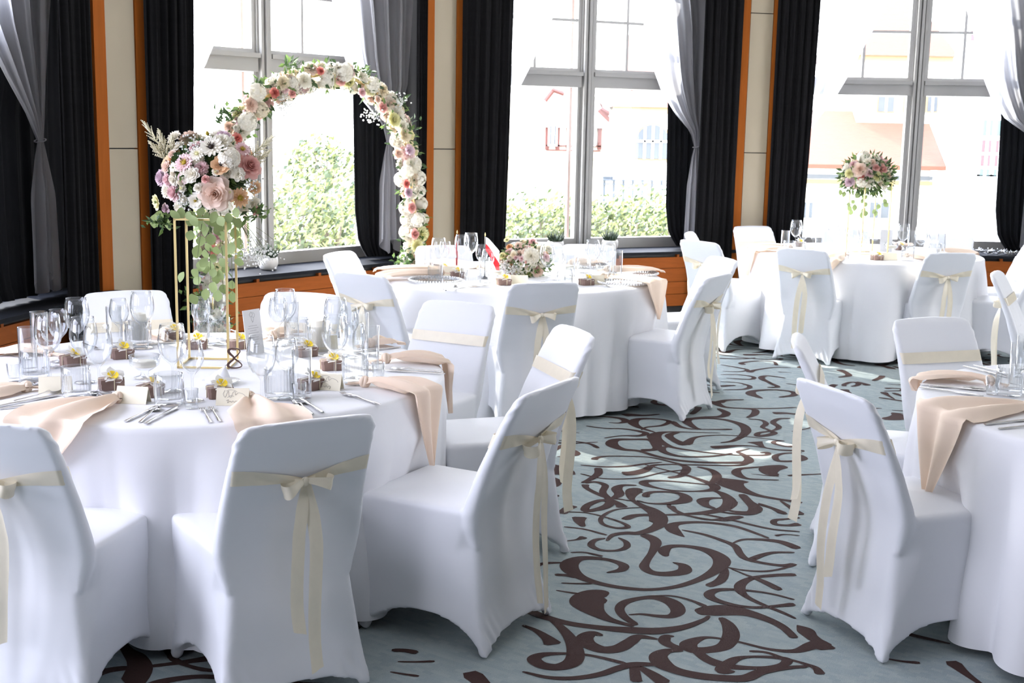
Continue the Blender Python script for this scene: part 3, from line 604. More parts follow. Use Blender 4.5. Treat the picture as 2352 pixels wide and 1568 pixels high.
# ------------------------------------------------------------------ banquet chairs under white stretch covers, each with a cream satin sash
def spine(z): return lin(z, [0, .12, .36, .46, .6, .72, .85], [-.262, -.228, -.200, -.207, -.248, -.298, -.362])    # rear surface of the cover
def chair_cover():
    m = MB(); N = 14
    def ring(hw, yr, yf, rc):
        P = []
        for (cx, cy, a0) in ((hw-rc, yr+rc, -PI/2), (hw-rc, yf-rc, 0), (-hw+rc, yf-rc, PI/2), (-hw+rc, yr+rc, PI)):
            for q in range(5): a = a0+q*PI/8; P.append((cx+rc*math.cos(a), cy+rc*math.sin(a)))
        out = []
        for i in range(len(P)):
            a, b = P[i], P[(i+1) % len(P)]; out.append(a)
            if math.hypot(a[0]-b[0], a[1]-b[1]) > .15:
                for q in range(1, N): out.append((a[0]+(b[0]-a[0])*q/N, a[1]+(b[1]-a[1])*q/N))
        return out
    rows = []
    for z in (0, .025, .05, .09, .14, .2, .27, .34, .4, .44, .457, .465):
        hw = lin(z, [0, .12, .3, .42, .46, .465], [.232, .216, .209, .215, .215, .200]); yf = lin(z, [0, .1, .3, .43, .455, .465], [.242, .232, .232, .25, .247, .225]); yr = spine(z)+(0 if z < .44 else .03)
        row = []
        for (x, y) in ring(hw, yr, yf, .022):
            px = max(0, 1-abs(x)/hw); py = max(0, 1-abs(y-(yr+yf)/2)/((yf-yr)/2)); mid = max(px, py)
            lift = ((.05 if y < 0 else .085) if px > py else .105)*(1-(1-min(1, mid))**2.3); f = max(0, 1-z/.30); pull = .022*f*(1-(1-min(1, mid))**2)
            cx, cy = x, y
            if px > py: cy += pull if y < 0 else -pull
            else: cx += -pull if x > 0 else pull
            yc = lin(z, [0, .05, .38, .42], [-.30, -.235, -.10, -.20])
            if cy < yc and abs(cx) > hw*.5: cx -= math.copysign(min(.03, .3*(yc-cy))*min(1, (abs(cx)-hw*.5)/(hw*.45)), cx)
            dip = .012*(1-(x/hw)**2)*(1-((y-.03)/.24)**2) if z > .46 else 0
            row.append((cx, cy, z+lift*f+0*dip))
        rows.append(row)
    m.grid(rows, 0, True); n = len(rows[0])
    m.add([(sum(p[0] for p in rows[0])/n, 0, .15)]+rows[0], [(0, 1+(i+1) % n, 1+i) for i in range(n)])
    m.add([(0, 0.02, .478)]+rows[-1], [(0, 1+i, 1+(i+1) % n) for i in range(n)])
    R = []
    for z in (.34, .375, .41, .45, .49, .53, .6, .67, .74, .79, .815, .832, .843, .849):
        hw = lin(z, [.34, .40, .44, .5, .7, .80, .825, .84, .849], [.196, .219, .225, .221, .210, .205, .199, .188, .165]); th = lin(z, [.34, .40, .47, .6, .8, .85], [.03, .055, .062, .048, .038, .03])
        if z > .84: th *= .75
        y0 = spine(z); yb = y0-.0
        row = []
        for (x, y) in ring(hw, yb, yb+th, th*.42):
            bow = .012*(1-(x/hw)**2)*lin(z, [.4, .6, .85], [0, .6, 1]); row.append((x, y-bow, z+.006*(1-(x/hw)**2)*(z > .8)))
        R.append(row)
    m.grid(R, 0, True); n = len(R[0])
    for r_, d in ((R[0], -1), (R[-1], 1)):
        c = (0, sum(p[1] for p in r_)/n, r_[0][2]+.003*d); m.add([c]+r_, [(0, 1+i, 1+(i+1) % n) if d > 0 else (0, 1+(i+1) % n, 1+i) for i in range(n)])
    for sx in (-1, 1):                                   # foot pockets
        for yy in (-.245, .222): m.add([], []); m.ball((sx*.208, yy*.97, .018), .02, 10, 6)
    me = m.mesh('cover_raw', M_COVER); o = bpy.data.objects.new('cover_raw', me); COL.objects.link(o)
    rm = o.modifiers.new('r', 'REMESH'); rm.mode = 'VOXEL'; rm.voxel_size = .0072; rm.use_smooth_shade = True
    sm = o.modifiers.new('s', 'SMOOTH'); sm.factor = .5; sm.iterations = 5
    dg = bpy.context.evaluated_depsgraph_get(); ev = o.evaluated_get(dg); me2 = bpy.data.meshes.new_from_object(ev); bpy.data.objects.remove(o); bpy.data.meshes.remove(me)
    me2.name = 'cover'; n = len(me2.vertices); co = np.empty(n*3, 'f'); me2.vertices.foreach_get('co', co); co = co.reshape(-1, 3)
    zmin = co[:, 2].min(); co[:, 2] -= zmin
    # gathers and pull lines of the stretched fabric
    for sx in (-1, 1):
        dx = co[:, 0]-sx*.2; dz = co[:, 2]-.40; dy = co[:, 1]+.20; r2 = dx*dx+dz*dz+dy*dy
        co[:, 0] -= sx*.010*np.exp(-r2/.004)
        w = np.exp(-(co[:, 2]-.05)**2/.004)*np.exp(-((co[:, 0]-sx*.19)**2)/.004); co[:, 1] += .0035*w*np.sin(150*(co[:, 0]+.5*co[:, 2]))
    w = np.exp(-(co[:, 2]-.81)**2/.0022)*(np.abs(co[:, 0]) > .15); co[:, 0] += np.sign(co[:, 0])*.0025*w*np.sin(220*(co[:, 2]+.6*co[:, 1]))
    back = (co[:, 1] < -.18)*np.exp(-((co[:, 2]-.42)/.17)**2); co[:, 1] += .006*back*np.sin(38*co[:, 0]+3*co[:, 2])*np.exp(-(co[:, 0]/.16)**2)
    me2.vertices.foreach_set('co', co.ravel()); me2.polygons.foreach_set('use_smooth', [True]*len(me2.polygons)); me2.materials.clear(); me2.materials.append(M_COVER); me2.update(); return me2
ME_COVER = chair_cover()
def sash_mesh():
    m = MB(); zc, hh = .695, .023; hw = .2075; rows = []
    pts = []
    nb = 18
    for i in range(nb+1): x = -hw+2*hw*i/nb; pts.append((x, 'f'))
    P = []
    th = .046
    hf, hb = hw-.013, hw-.009
    for i in range(nb+1): P.append((-hf+2*hf*i/nb, spine(zc)+th, 1, 0))
    for d, q in ((-.004, .86), (0, .55), (-.003, .18)): P.append((hw+d, spine(zc)+th*q, 1, 0))
    for i in range(2*nb+1):
        x = hb-2*hb*i/(2*nb); t = 1-abs(x)/hb; P.append((x, spine(zc)-.003-.010*(1-(x/hb)**2)-.006*t**2, 1-.68*t**1.6, -.028*t**1.3))
    for d, q in ((-.003, .18), (0, .55), (-.004, .86)): P.append((-hw-d, spine(zc)+th*q, 1, 0))
    for (x, y, k, dz) in P:
        r = []
        for e in (-1, -.5, 0, .5, 1):
            z = zc+dz+e*hh*k; r.append((x, y+(spine(z)-spine(zc))+(.003*math.sin(e*3+x*40) if k < .9 else 0), z))
        rows.append(r)
    rows.append(rows[0]); m.grid(rows); return m.mesh('sash', M_SATIN)
KX, KZ = .0, .667; KY = spine(KZ)-.026
def strip(path, wid, axis, mb):
    rows = []
    for i, p in enumerate(path):
        w = wid[i] if isinstance(wid, list) else wid; a = Vector(axis[i] if isinstance(axis, list) else axis); rows.append([Vector(p)-a*w*.5, Vector(p)-a*w*.18+Vector((0, -.002, 0)), Vector(p)+a*w*.18+Vector((0, .002, 0)), Vector(p)+a*w*.5])
    return mb.grid(rows)
def bow_mesh(seed):
    rng = random.Random(seed); m = MB()
    for sx in (-1, 1):
        L = rng.uniform(.062, .08); dr = rng.uniform(.008, .03); P = []; Wd = []; A = []
        for i in range(15):
            t = i/14; a = -PI+2*PI*t; r = math.sin(PI*t)
            x = sx*L*(math.sin(PI*t)**.7); y = KY-.004-.028*math.sin(2*PI*t)-.006; z = KZ+.004-dr*math.sin(PI*t)
            P.append((x, y, z)); Wd.append(.013+.027*math.sin(PI*t)**.8); A.append((sx*.25, 0, 1))
        strip(P, Wd, A, m)
    m.ball((0, KY-.008, KZ), .0125, 10, 6, 0, (1, .8, 1.1)); return m.mesh('bow', M_SATIN)
def tail_mesh(seed, sx, ln, turn=0):
    rng = random.Random(seed); P = []; Wd = []; A = []; n = 22; ph = rng.random()*6; tw = rng.uniform(-.5, .5)
    for i in range(n+1):
        t = i/n; z = KZ-ln*t; P.append((sx*(.004+.022*min(1, t*3))+.006*math.sin(t*5+ph), KY-.006-.012*min(1, t*4)+.006*math.sin(t*7+ph)-.02*max(0, t-.85)*3, z)); Wd.append(.014+.024*min(1, t*6)); a = tw*math.sin(t*2.5+ph)*.5+turn*min(1, t*4)
        A.append((math.cos(a), math.sin(a), sx*(.35 if i == n else 0)))
    m = MB(); strip(P, Wd, A, m); return m.mesh('ribbon_tail', M_SATIN)
ME_SASH = sash_mesh(); ME_BOW = [bow_mesh(i) for i in range(3)]
ME_TAIL = [(tail_mesh(1, -1, .56), tail_mesh(2, 1, .44)), (tail_mesh(3, -1, .43), tail_mesh(4, 1, .55)), (tail_mesh(5, -1, .53), tail_mesh(6, 1, .57))]
ME_TURN = (tail_mesh(7, -1, .56, 1.15), tail_mesh(8, 1, .46, .9))
TA, TB, TC, TD = Vector((-1.153, 4.586, 0)), Vector((.052, 7.927, 0)), Vector((2.814, 9.987, 0)), Vector((2.34, 4.20, 0))
CHAIRS = [  # top-of-back midpoint x, y, outward bearing, label
 (-1.44, 3.29, -101, 'white covered chair cropped by the left edge of the picture, bow at its back'),
 (-.558, 3.388, -57.6, 'white covered chair with its back square to the camera, long cream ribbon tails'),
 (.13, 3.94, -29.2, 'white covered chair turned sideways beside the carpet aisle, nearest the middle'),
 (.262, 5.08, 19, 'white covered chair behind the sideways one, its ribbon hanging over the sunlit carpet'),
 (-.25, 5.85, 61, 'white covered chair with plain cream band facing the camera across the number 8 table'),
 (-1.03, 6.08, 79, 'white covered chair facing the camera right of the gold flower stand'),
 (-1.885, 6.02, 118, 'white covered chair facing the camera behind the wine glasses, under the cream pillar'),
 (.172, 6.70, -73, 'white covered chair with its bow to the camera in front of the flag table'),
 (-.865, 6.98, -124.8, 'white covered chair with bow at the left front of the flag table'),
 (-1.15, 8.17, 158, 'white covered chair by the radiator casing at the left of the flag table'),
 (-.50, 8.80, 106, 'white covered chair behind the small flags on the middle table'),
 (.165, 9.2, 86, 'white covered chair hidden behind the low flower centrepiece'),
 (.548, 9.08, 78, 'white covered chair under the second potted plant, facing the camera'),
 (1.20, 7.24, -31, 'white covered chair turned sideways at the right of the flag table, nearest the aisle'),
 (1.395, 8.28, 19, 'sunlit white covered chair at the right of the flag table'),
 (2.09, 9.06, -126, 'white chair with bow to the camera at the far right table, left of two'),
 (3.15, 8.96, -78, 'white chair with bow to the camera at the far right table, right of two'),
 (2.15, 11.32, 112, 'white covered chair facing the camera in front of the cream pillar, farthest one'),
 (1.46, 10.42, 163, 'white covered chair seen edge on against the black curtain, its ribbon hanging left'),
 (1.42, 9.6, -140, 'small white covered chair with bow between the black curtain and the sunlit chair'),
 (3.77, 10.80, 57, 'white covered chair facing the camera before the cable strewn sill'),
 (2.96, 11.17, 84, 'white covered chair half hidden by glasses behind the tall far arrangement'),
 (4.22, 10.05, 2, 'white covered chair at the right edge, farther of two seats beside the far right table'),
 (3.98, 9.2, -34, 'white covered chair at the right edge, nearer of two seats beside the far right table'),
 (1.04, 3.985, -159, 'big white covered chair with cream bow at the front of the cropped right table'),
 (1.15, 4.97, 166, 'white covered chair behind the big one, ribbon loop and tail hanging over the aisle'),
 (1.895, 5.61, 108.8, 'white covered chair with flat cream band facing the camera at the cropped right table'),
 (2.975, 7.67, 152, 'white covered chair seen edge on at the right, cream bow at its left'),
]
for i, (x, y, b, lb) in enumerate(CHAIRS):
    a = math.radians(b); o = Vector((math.cos(a), math.sin(a), 0)); k = 1.015 if i in (0, 1, 2, 3, 24, 25, 26) else 1.0; p = Vector((x, y, 0))*(.984 if k > 1 else 1)-o*.345*k
    c = thing('banquet_chair', lb, 'chair', p, a+PI/2); c.scale = (k, k, k)
    put('cover', ME_COVER, c); put('sash', ME_SASH, c); put('bow', ME_BOW[i % 3], c)
    if i == 1: tl = ME_TAIL[1]
    elif i in (3, 9, 18, 25, 27): tl = ME_TURN
    else: tl = ME_TAIL[i % 3]
    for q in tl: put('ribbon_tail', q, c)

# ------------------------------------------------------------------ round tables under floor-length linen
def table(name, c, label, seed, R=.9, chairs=()):
    rng = random.Random(seed); t = thing('round_table', label, 'table', c)
    fs = [(2*rng.randint(4, 5), rng.random()*6, .8), (2*rng.randint(6, 8), rng.random()*6, .7), (2*rng.randint(9, 12), rng.random()*6, .4)]
    m = MB(); rows = []; n = 360
    prof = [(0, 0), (.2, 0), (.5, 0), (.8, 0), (.93, 0)]
    for f, _ in prof[1:]: rows.append([(f*R*math.cos(2*PI*k/n), f*R*math.sin(2*PI*k/n), .75) for k in range(n)])
    steps = [(-.028, 0), (-.014, -.0018), (-.005, -.006), (0, -.013), (.002, -.03)]+[(None, -.06-.66*q/22) for q in range(23)]
    for dr, dz in steps:
        row = []
        for k in range(n):
            a = 2*PI*k/n
            if dr is not None: r = R+dr
            else:
                s = (-dz-.05)/.68; w = sum(A*(2.1*abs(math.sin(f*a*.5+p+.25*s))-1.3) for f, p, A in fs)
                r = R+.002+.03*s**.8+.055*w*s**.7
                for ca in chairs:
                    d = (a-ca+PI) % (2*PI)-PI
                    r -= .09*math.exp(-(d/.22)**2)*min(1, max(0, (s-.15)/.35))
            row.append((r*math.cos(a), r*math.sin(a), .75+dz+(.006*math.sin(7*a) if dz < -.7 else 0)))
        rows.append(row)
    m.grid(rows, 0, True); m.add([(0, 0, .75)]+rows[0], [(0, 1+k, 1+(k+1) % n) for k in range(n)])
    m.build('tablecloth', M_CLOTH, t)
    b = MB(); b.lathe([(0, .715), (R-.03, .715), (R-.025, .72), (R-.025, .74), (R-.03, .743), (0, .743)], 48); b.build('tabletop', M_PLANK, t)
    for q in range(4):
        a = q*PI/2+.4; l = MB(); l.tube([(.45*math.cos(a), .45*math.sin(a), .715), (.5*math.cos(a), .5*math.sin(a), 0)], .018, 8); l.build('leg', M_BLACK, t)
    return t
rad = math.radians
table('A', TA, 'round table near left under white floor-length cloth, laid around the brown number 8', 3, chairs=[rad(a) for a in (-101, -60, -27, 19, 54, 82, 117)])
table('B', TB, 'round table in the middle under white cloth, with two small flags on it', 5, chairs=[rad(a) for a in (-80, -130, 165, 120, 65, 85, -31, 16)])
table('C', TC, 'round table at far right under white cloth, before the red roof window', 8, chairs=[rad(a) for a in (-125, -72)])
table('D', TD, 'round table cropped by the right edge, white cloth, two peach napkins', 11, chairs=[rad(a) for a in (-172, 148, 108)])

# ------------------------------------------------------------------ tableware (one of each kind, then copies sharing meshes)
ZT = .7505
def lathe_me(name, prof, mat, n=24, rfun=None): return MB().lathe(prof, n, rfun=rfun).mesh(name, mat)
G_WINE = lathe_me('wine_glass', [(0, .002), (.033, .002), (.036, .0035), (.03, .006), (.012, .009), (.005, .014), (.0038, .03), (.0036, .075), (.005, .084), (.012, .091), (.026, .104), (.037, .122), (.0425, .143), (.0425, .163), (.039, .188), (.0345, .21), (.0335, .21), (.0378, .188), (.0412, .163), (.0412, .143), (.0355, .123), (.024, .106), (.010, .094), (0, .092)], M_GLASS, 28)
G_WHITE = lathe_me('white_wine_glass', [(0, .002), (.03, .002), (.033, .0035), (.027, .006), (.011, .009), (.0045, .013), (.0036, .03), (.0036, .07), (.005, .078), (.013, .087), (.026, .102), (.034, .122), (.035, .138), (.032, .16), (.0275, .182), (.0266, .182), (.0308, .16), (.0337, .138), (.0327, .122), (.0245, .104), (.010, .091), (0, .089)], M_GLASS, 28)
G_HIGH = lathe_me('highball_glass', [(0, .002), (.027, .002), (.028, .006), (.0285, .012), (.0295, .15), (.0285, .15), (.0272, .016), (0, .014)], M_GLASS, 28)
rib = lambda a, z: 1+(.05*math.cos(22*a) if .012 < z < .07 else 0)
G_TUMB = lathe_me('tumbler', [(0, .002), (.036, .002), (.039, .006), (.0395, .013), (.0405, .03), (.041, .068), (.041, .073), (.0415, .094), (.0395, .094), (.038, .02), (0, .017)], M_RIBGLASS, 88, rib)
G_SHOT = lathe_me('shot_glass', [(0, .001), (.017, .001), (.018, .004), (.022, .058), (.0205, .058), (.0165, .012), (0, .011)], M_GLASS, 20)
G_CUP = lathe_me('candle_cup', [(0, .001), (.034, .001), (.035, .004), (.014, .010), (.012, .022), (.03, .032), (.046, .045), (.05, .075), (.048, .075), (.044, .048), (0, .036)], M_GLASS, 24)
G_WAX = lathe_me('candle', [(0, .038), (.036, .038), (.036, .056), (0, .057)], M_WAX, 20)
PILLAR_WAX = lathe_me('pillar_candle', [(0, 0), (.028, 0), (.028, .095), (.022, .098), (0, .096)], M_WAX, 20)
def flatpath(name, spine_, width, th, mat, n=5):          # a blade: cross-sections along +y
    m = MB(); rows = []
    for (y, z), w in zip(spine_, width): rows.append([(w*math.cos(2*PI*k/n2), y, z+th*.5*math.sin(2*PI*k/n2)) for n2 in (10,) for k in range(10)])
    m.grid(rows, 0, True); m.add(rows[0], [tuple(range(10))[::-1]]); m.add(rows[-1], [tuple(range(10))]); return m
def fork_me():
    m = flatpath('f', [(-.10, .003), (-.07, .004), (0, .005), (.035, .009), (.05, .008), (.058, .006)], [.0055, .0055, .0038, .003, .0095, .0105], .0032, None)
    for i in range(4):
        x = -.0082+i*.00547; m.tube([(x, .056, .006), (x, .075, .004), (x, .097, .007)], [.0018, .0017, .0009], 5)
    return m.mesh('fork', M_STEEL)
def spoon_me():
    m = flatpath('s', [(-.10, .003), (-.07, .004), (0, .005), (.035, .009), (.045, .008)], [.0058, .0055, .0036, .003, .004], .0032, None)
    rows = []
    for i in range(9):
        t = i/8; y = .042+.056*t; w = .0195*math.sin(PI*min(1, .08+t*.92))**.6*(1-.12*t)+.0005
        rows.append([(w*e, y, .0085-.0075*math.sin(PI*t)*(1-e*e)) for e in (-1, -.6, -.2, .2, .6, 1)])
    m.grid(rows); return m.mesh('spoon', M_STEEL)
def knife_me():
    m = flatpath('k', [(-.115, .004), (-.06, .005), (-.005, .005), (.004, .005), (.03, .005), (.08, .005), (.105, .005), (.116, .005)], [.0065, .006, .005, .0045, .0085, .0095, .008, .002], .0045, None)
    return m.mesh('knife', M_STEEL)
ME_FORK, ME_SPOON, ME_KNIFE = fork_me(), spoon_me(), knife_me()
def frangipani(s=1.0):
    m = MB()
    for k in range(5):
        a = 2*PI*k/5; rows = []
        for i in range(5):
            t = i/4; w = .017*math.sin(PI*(.12+.8*t))*s; L = .036*t*s; rows.append([(L*math.cos(a)-e*w*math.sin(a), L*math.sin(a)+e*w*math.cos(a), .004+.012*s*t-.006*t*t*s+.004*e*s) for e in (-1, -.33, .33, 1)])
        m.grid(rows, 0)
        rows = [[(r*math.cos(a+e*.5), r*math.sin(a+e*.5), .0055+r*.34+.002*(r > .01)+.001*e) for e in (-1, -.3, .3, 1)] for r in (.001, .009*s, .017*s)]
        m.grid(rows, 1)
    return m.mesh('frangipani', [M_WPETAL, M_YPETAL])
ME_FRANG = frangipani()
def gift_parts():
    b = MB(); w, d, h = .036, .029, .034; rows = []
    for z, k in ((0, .96), (.003, 1), (h*.62, 1.0), (h*.63, 1.05), (h-.002, 1.05), (h, .98)):
        rows.append([(x*w*k, y*d*k, z) for x, y in ((-1, -.8), (-.8, -1), (.8, -1), (1, -.8), (1, .8), (.8, 1), (-.8, 1), (-1, .8))])
    b.grid(rows, 0, True); b.add(rows[-1], [tuple(range(8))]); b.add(rows[0], [tuple(range(8))[::-1]])
    t = MB(); e = .0016
    t.tube([(.008, -d*1.07, 0), (.008, -d*1.07, h), (.006, 0, h+.002), (.008, d*1.07, h), (.008, d*1.07, 0)], e, 5); t.tube([(-w*1.07, .002, 0), (-w*1.07, .002, h), (0, 0, h+.002), (w*1.07, .002, h), (w*1.07, .002, 0)], e, 5)
    l = MB()
    for a in (.4, 2.4, 4.4): l.grid([[(r*math.cos(a)-q*math.sin(a), r*math.sin(a)+q*math.cos(a), h+.003+.004*math.sin(r*60)) for q in (-.006*(1-r*20), .006*(1-r*20))] for r in (0, .015, .03, .045)])
    return b.mesh('box', M_BROWN, False), t.mesh('twine', M_TWINE), l.mesh('leaf', M_BROWN)
ME_GBOX, ME_GTW, ME_GLF = gift_parts()
def card_parts():
    c = MB(); w, h, d = .045, .046, .020; e = .0008
    for s in (-1, 1): c.add([(-w, s*d, 0), (w, s*d, 0), (w, 0, h), (-w, 0, h), (-w, s*d-e*s, 0), (w, s*d-e*s, 0), (w, -e*s, h-e), (-w, -e*s, h-e)], [(0, 1, 2, 3), (7, 6, 5, 4), (0, 3, 7, 4), (1, 5, 6, 2)])
    k = MB(); rng = random.Random(4)
    def on(u, v): t = v/h; return (u, -d*(1-t)-.0007, v)
    def stroke(pts, r=.00038): k.tube([on(*p) for p in cr_pts(pts, 5)], r, 4)
    stroke([(-.022, .040), (-.026, .030), (-.020, .022), (-.016, .032), (-.012, .038), (-.010, .026), (-.004, .022), (.000, .034), (.006, .037), (.008, .028), (.016, .034), (.030, .030), (.036, .024)])
    stroke([(-.018, .038), (-.010, .041), (.004, .040), (.012, .036)]); stroke([(-.014, .021), (-.006, .026), (.004, .025)])
    stroke([(-.016, .013), (-.010, .016), (-.013, .008), (-.006, .012), (-.002, .009), (.002, .013), (.006, .009), (.010, .013), (.015, .010), (.012, .004)])
    return c.mesh('card', M_CARD, False), k.mesh('handwriting', M_INK)
ME_CARD, ME_WRIT = card_parts()
PROT = {}
def item(kind, label, cat, p, rz=0, group=None, rx=0, s=1):
    MESH1 = {'wine_glass': G_WINE, 'white_wine_glass': G_WHITE, 'highball_glass': G_HIGH, 'tumbler': G_TUMB, 'shot_glass': G_SHOT, 'fork': ME_FORK, 'spoon': ME_SPOON, 'knife': ME_KNIFE}
    if kind in MESH1: o = put(kind, MESH1[kind])
    else:
        o = bpy.data.objects.new(kind, None); COL.objects.link(o); o.empty_display_size = .03
        if kind == 'gift_box':
            put('box', ME_GBOX, o); put('twine', ME_GTW, o); put('dried_leaf', ME_GLF, o); f = put('frangipani_flower', ME_FRANG, o); f.location = (.004, -.004, .036); f.rotation_euler = (.55, -.1, .4)
        if kind == 'place_card': put('card', ME_CARD, o)
        if kind == 'place_card' and 'handwriting' in label: put('handwriting', ME_WRIT, o)
        if kind == 'candle_cup': put('cup', G_CUP, o); put('candle', G_WAX, o)
        if kind == 'candle_glass': put('glass', G_TUMB, o); put('candle', PILLAR_WAX, o).location = (0, 0, .018)
    if 'glass' in kind or kind in ('tumbler', 'gift_box', 'candle_cup'): s *= 1.12
    if kind == 'place_card': s *= 1.18
    o.location = (p[0], p[1], p[2] if len(p) > 2 else ZT); o.rotation_euler = (rx, 0, rz); o.scale = (s, s, s)
    return tag(o, label, cat, group)
def onT(u, v, z=ZT): return at(u, v, z)

# ---- table A: every piece where the photograph shows it
A_G = [  # kind, foot pixel, words
 ('wine_glass', 180, 822, 'biggest wine glass with black reflection at the back left place'),
 ('white_wine_glass', 137, 832, 'second wine glass from the left edge, behind the highball'),
 ('white_wine_glass', 120, 845, 'small wine glass overlapping another near the left edge of the table'),
 ('wine_glass', 115, 872, 'wine glass above the upright place card at the left place'),
 ('highball_glass', 92, 812, 'highball glass farthest left against the wooden casing'),
 ('highball_glass', 66, 855, 'highball glass nearest the left edge, in front of the other highball'),
 ('tumbler', 82, 872, 'ribbed tumbler at the left place beside the upright place card'),
 ('shot_glass', 33, 876, 'shot glass at the far left of the near table'),
 ('wine_glass', 196, 880, 'tall wine glass behind the ribbed tumbler at the front left place'),
 ('wine_glass', 229, 905, 'wine glass in front of the gift box with the open yellow flower'),
 ('tumbler', 176, 912, 'ribbed tumbler at the front left place beside its wine glasses'),
 ('white_wine_glass', 276, 800, 'wine glass left of the pair before the back left chair'),
 ('wine_glass', 329, 800, 'wine glass right of the pair before the back left chair'),
 ('highball_glass', 264, 796, 'highball glass with dark rim edge before the back left chair'),
 ('tumbler', 315, 800, 'ribbed tumbler behind the gift box at the back left'),
 ('wine_glass', 398, 900, 'tall wine glass overlapping the left gold post'),
 ('white_wine_glass', 443, 922, 'smaller wine glass standing in front of the gold stand'),
 ('tumbler', 389, 930, 'ribbed tumbler beside the cream card at the front place'),
 ('shot_glass', 440, 938, 'shot glass at the front place beside the ribbed tumbler'),
 ('white_wine_glass', 463, 795, 'wine glass under the eucalyptus leaves, left of two'),
 ('wine_glass', 500, 792, 'wine glass under the eucalyptus leaves, right of two'),
 ('highball_glass', 464, 784, 'highball glass behind the gold stand under the leaves'),
 ('tumbler', 503, 786, 'ribbed tumbler behind the right gold posts'),
 ('wine_glass', 602, 935, 'tall wine glass with its foot showing at the front right place'),
 ('white_wine_glass', 660, 915, 'rounded wine glass beside the front right highball'),
 ('tumbler', 640, 915, 'ribbed tumbler in front at the front right place'),
 ('highball_glass', 694, 914, 'highball glass at the front right place with lilac rim'),
 ('shot_glass', 687, 922, 'shot glass beside the spoon at the front right place'),
 ('white_wine_glass', 640, 795, 'wine glass right of the menu card, left of two'),
 ('wine_glass', 656, 792, 'wine glass right of the menu card, right of two'),
 ('highball_glass', 670, 780, 'highball glass before the back right chair'),
 ('tumbler', 684, 786, 'ribbed tumbler before the back right chair'),
 ('wine_glass', 772, 818, 'tall wine glass behind the right gift box, farther one'),
 ('white_wine_glass', 802, 822, 'wine glass behind the right hand group of glasses'),
 ('highball_glass', 828, 812, 'highball glass before the ribboned chair at the right'),
 ('wine_glass', 770, 872, 'tall wine glass beside the right gift box tied with twine'),
 ('white_wine_glass', 816, 868, 'wine glass behind the ribbed tumbler at the right place'),
 ('highball_glass', 851, 848, 'highball glass at the right place, farthest right on the near table'),
 ('tumbler', 816, 880, 'ribbed tumbler at the right place beside the shot glass'),
 ('shot_glass', 869, 872, 'shot glass beside the knotted napkin at the right place'),
]
CAT = {'wine_glass': 'glass', 'white_wine_glass': 'glass', 'highball_glass': 'glass', 'tumbler': 'glass', 'shot_glass': 'glass'}
for kd, u, v, lb in A_G: item(kd, 'clear '+lb if len(lb.split()) < 15 else lb, 'glass', onT(u, v), random.random()*6, 'glasses on the number 8 table')
for u, v, rz, lb in ((281, 822, .5, 'brown gift box with big white flower at the back left of the near table'), (168, 838, .9, 'dark gift box behind the tumbler at the left place'), (256, 893, .35, 'gift box with yellow centred flower beside the front wine glass'), (346, 908, 1.2, 'gift box behind the cream place card at the front'),
                     (505, 912, .4, 'gift box behind the front centre place card with handwriting'), (703, 817, .6, 'gift box with small flower at the back right, beside a white candle'), (762, 848, .3, 'brown gift box tied with twine and no flower visible, right side'), (716, 893, .8, 'gift box with two white blossoms behind the front right highball'),
                     (548, 800, .7, 'gift box just behind the brown number 8'), (452, 800, .2, 'gift box half hidden behind the gold stand'), (398, 778, .4, 'gift box at the far back beside the peach napkin')):
    item('gift_box', lb, 'gift box', onT(u, v), rz, 'favour boxes on the number 8 table')
for u, v, rz, lb in ((128, 900, .25, 'narrow upright cream place card at the left place, near table'), (306, 924, -.12, 'blank bright cream place card beside a peach napkin, front left'), (536, 928, .02, 'cream place card with handwriting behind the centre napkin'), (752, 893, -.18, 'cream place card with handwriting at the front right place'), (745, 800, .3, 'small cream place card at the back right behind glasses')):
    item('place_card', lb, 'place card', onT(u, v), rz, 'place cards on the number 8 table')
item('candle_cup', 'stemmed glass candle cup with white candle in front of the gold stand', 'candle', onT(333, 868), 0)
item('candle_glass', 'white candle in a glass near the back right chair of the near table', 'candle', onT(733, 806), 0)
item('candle_glass', 'white candle in a ribbed glass before the back left chair', 'candle', onT(322, 790), 0)
